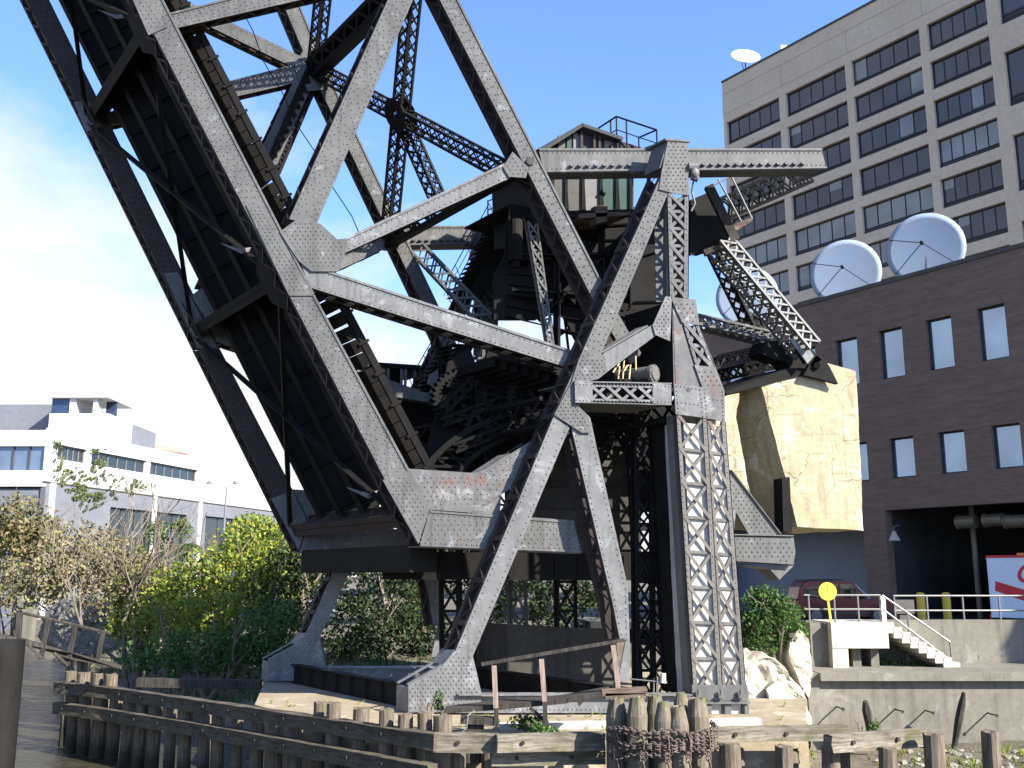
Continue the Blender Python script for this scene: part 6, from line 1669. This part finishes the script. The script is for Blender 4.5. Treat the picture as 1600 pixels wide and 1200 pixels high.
for t in tips:
    for k in range(10):
        d = V((rr.gauss(0, 1), rr.gauss(0, 1), rr.gauss(0, .45)-.1)).normalized()
        for j in range(7): quadleaf(mb, t+d*(.09*j)+V((0, 0, -.012*j*j)), .2*rr.uniform(.7, 1.2), rr, .45)
mb.build("crown", M['leaf_fresh'], tr, recalc=False)
shrub("bush", "big sunlit yellow-green bush spilling down the bank left of the leaf", "bush", [B(400, 860, 46, 2.0, 1.5, 1.7), B(350, 910, 45, 2.3, 1.5, 1.7), B(290, 935, 46, 2.2, 1.4, 1.6), B(430, 905, 44, 1.7, 1.3, 1.6), B(395, 830, 47, 1.2, 1, .9)], 10500, .21, 11, 'leaf_green', gz(370, 1000, 44), gap=-.1, freq=1.3)
shrub("bush", "lower sunlit yellow-green bush overhanging the water's edge", "bush", [B(330, 965, 42, 2.3, 1.3, 1.2), B(250, 960, 44, 1.9, 1.2, 1.2), B(290, 1000, 42, 1.6, 1, .9)], 5600, .18, 13, 'leaf_green', gz(300, 1030, 41), gap=-.08, freq=1.4)
shrub("bush", "sunlit olive bush filling the bank between the dry bush and the big green one", "bush", [B(225, 930, 48, 1.8, 1.2, 1.4), B(205, 975, 47, 1.3, 1, 1.0)], 4200, .19, 14, 'leaf_green', gz(225, 1010, 47), gap=-.08, freq=1.4)
shrub("bush", "low green bush at the water's edge behind the left fender timbers", "bush", [B(300, 1020, 40, 2.0, 1.1, .9), B(370, 1020, 39, 1.8, 1.1, 1.1), B(225, 1030, 41, 1.2, .9, .6), B(420, 990, 39, 1.3, 1.1, 1.5)], 5200, .18, 17, 'leaf_fresh', gz(330, 1050, 39), gap=-.12)
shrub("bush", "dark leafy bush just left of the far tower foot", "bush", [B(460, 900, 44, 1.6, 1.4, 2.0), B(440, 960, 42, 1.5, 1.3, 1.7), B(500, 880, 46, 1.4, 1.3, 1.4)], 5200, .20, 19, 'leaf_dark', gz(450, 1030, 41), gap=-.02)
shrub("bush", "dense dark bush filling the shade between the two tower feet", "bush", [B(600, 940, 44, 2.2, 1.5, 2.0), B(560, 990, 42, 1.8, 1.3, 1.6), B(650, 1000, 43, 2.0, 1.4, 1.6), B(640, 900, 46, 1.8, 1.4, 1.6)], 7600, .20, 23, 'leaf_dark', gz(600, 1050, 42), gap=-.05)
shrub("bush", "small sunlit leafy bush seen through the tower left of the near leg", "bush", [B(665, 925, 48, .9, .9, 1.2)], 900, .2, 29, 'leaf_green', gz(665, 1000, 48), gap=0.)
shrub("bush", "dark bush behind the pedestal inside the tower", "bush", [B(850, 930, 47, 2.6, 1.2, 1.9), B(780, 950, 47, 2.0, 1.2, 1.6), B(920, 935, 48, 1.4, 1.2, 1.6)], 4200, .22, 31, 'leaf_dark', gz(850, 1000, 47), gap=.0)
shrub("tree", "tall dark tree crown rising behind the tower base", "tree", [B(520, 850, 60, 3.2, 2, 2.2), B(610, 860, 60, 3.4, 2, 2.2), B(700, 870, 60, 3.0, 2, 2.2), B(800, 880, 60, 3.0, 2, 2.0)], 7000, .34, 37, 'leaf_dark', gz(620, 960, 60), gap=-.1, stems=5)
shrub("bush", "fresh green bush growing between the laced column and the quay wall", "bush", [B(1205, 965, 30.6, .95, .8, .85), B(1185, 995, 30.4, .7, .7, .7), B(1232, 985, 30.8, .6, .7, .7), B(1195, 935, 30.8, .55, .6, .45)], 5200, .12, 41, 'leaf_fresh', V((U(1205, 1030, 30.6).x, 30.6, 2.2)), gap=-.1, freq=2.2)
shrub("weed", "low green weeds at the foot of the terrace wall under the stairs", "weeds", [B(1395, 1040, 33.6, .8, .3, .22), B(1425, 1042, 33.6, .6, .3, .14), B(1378, 1035, 33.8, .25, .25, .3)], 800, .1, 43, 'leaf_fresh', V((U(1400, 1046, 33.6).x, 33.6, ZL)), stems=2, gap=-.2)
shrub("weed", "bright green clump of weeds below the sloping gangplank", "weeds", [B(825, 1128, 21.9, .42, .25, .2), B(845, 1140, 21.7, .3, .25, .12)], 700, .075, 47, 'leaf_fresh', U(828, 1140, 21.9), stems=3, gap=-.2, freq=3)
shrub("weed", "tall pale green weed growing by the near tower foot", "weeds", [B(684, 1096, 22.2, .12, .1, .28)], 200, .06, 53, 'leaf_fresh', U(684, 1120, 22.2), stems=3, gap=-.3, freq=3)
shrub("weed", "leafy sprig sprouting from the left driftwood post", "weeds", [B(1366, 1138, 30, .18, .15, .25)], 180, .07, 59, 'leaf_fresh', U(1364, 1160, 30), stems=2, gap=-.3)
shrub("weed", "yellow-green weeds under the sunlit right wale", "weeds", [B(1252, 1178, 24, .3, .3, .3), B(1240, 1165, 24, .25, .2, .2)], 500, .08, 61, 'leaf_green', U(1250, 1200, 24), stems=3, gap=-.2)
# ivy on the white building
mb = MB(); rr = random.Random(71)
def ivy_ok(px, py):
    return noise.noise(V((px*.045, py*.06, 3))) *.5 + noise.noise(V((px*.13+py*.08, py*.16, 9))) > .06
k = 0
while k < 4200:
    px = rr.uniform(76, 245); py = rr.uniform(688, 800)
    top = 722+ (px-85)*.20 - (34 if (84 < px < 100 or 143 < px < 166) else 0); bot = 800-(px-130)*.35 if px > 130 else 730+(px-70)*1.1
    if py < top or py > bot or not ivy_ok(px, py) or rr.random() > .9-.5*abs((px-150)/100): k += 0 if rr.random() < .9 else 1; continue
    p = onplane(px, py, pc+Gn*(.12+.1*rr.random()), Gn); quadleaf(mb, p, .24*rr.uniform(.5, 1.2), rr, .6); k += 1
o = mb.build("ivy", M['ivy'], recalc=False); tag(o, "ivy creeping over the white building's wall below its windows", "ivy")
# pale bank rock and low grass
mb = MB(); rough_prism(mb, [(84, 1000), (96, 962), (122, 940), (150, 935), (180, 958), (200, 1000), (170, 1022), (100, 1024)], 49.5, 4, amp=.2, seed=77)
o = mb.build("bank_rock", M['conc']); tag(o, "pale sloping rock slab on the left bank behind the gangway rail", "rock")
mb = MB(); rr = random.Random(83)
def tuft(p, h, n):
    for i in range(n):
        a = rr.uniform(0, 6.28); l = V((math.cos(a), math.sin(a), 0)); w = V((-l.y, l.x, 0))*.012*(h/.3); t = p+l*rr.uniform(.02, .16)+V((0, 0, h*rr.uniform(.6, 1.2)))
        b0 = len(mb.v); mb.v += [p-w+l*.02, p+w+l*.02, (p+t)/2+V((0, 0, h*.15)), t]; mb.f += [(b0, b0+1, b0+2), (b0, b0+2, b0+3)]; mb.m += [0, 0]
for i in range(900):
    e = rr.uniform(.2, 7); a = rr.uniform(2, 34); q = SHORE+NB*e+D*a; tuft(V((q.x, q.y, ground_h(q.x, q.y))), rr.uniform(.15, .5), 7)
o = mb.build("bank_grass", M['leaf_fresh'], recalc=False); tag(o, "rough green grass along the left bank", "grass", kind="stuff")
mb = MB(); 
for i in range(420):
    px = rr.uniform(380, 1240); q = onz(px, rr.uniform(1098, 1146), PZ)
    if px > 640 and q.y > 24.6 and px < 1170: continue
    if not inside((q.x, q.y), [(p.x, p.y) for p in fr+bk]) or edge_dist((q.x, q.y), [(p.x, p.y) for p in fr+bk]) < .15: continue
    if noise.noise(V((q.x*1.3, q.y*1.3, 0))) < .05: continue
    tuft(V((q.x, q.y, PZ)), rr.uniform(.04, .16), 6)
for i in range(200):
    x = rr.uniform(10, 18); y = rr.uniform(26, 30.2); tuft(V((x, y, ground_h(x, y))), rr.uniform(.1, .35), 7)
o = mb.build("pier_grass", M['leaf_green'], recalc=False); tag(o, "thin grass and weeds in the cracks of the pier", "grass", kind="stuff")
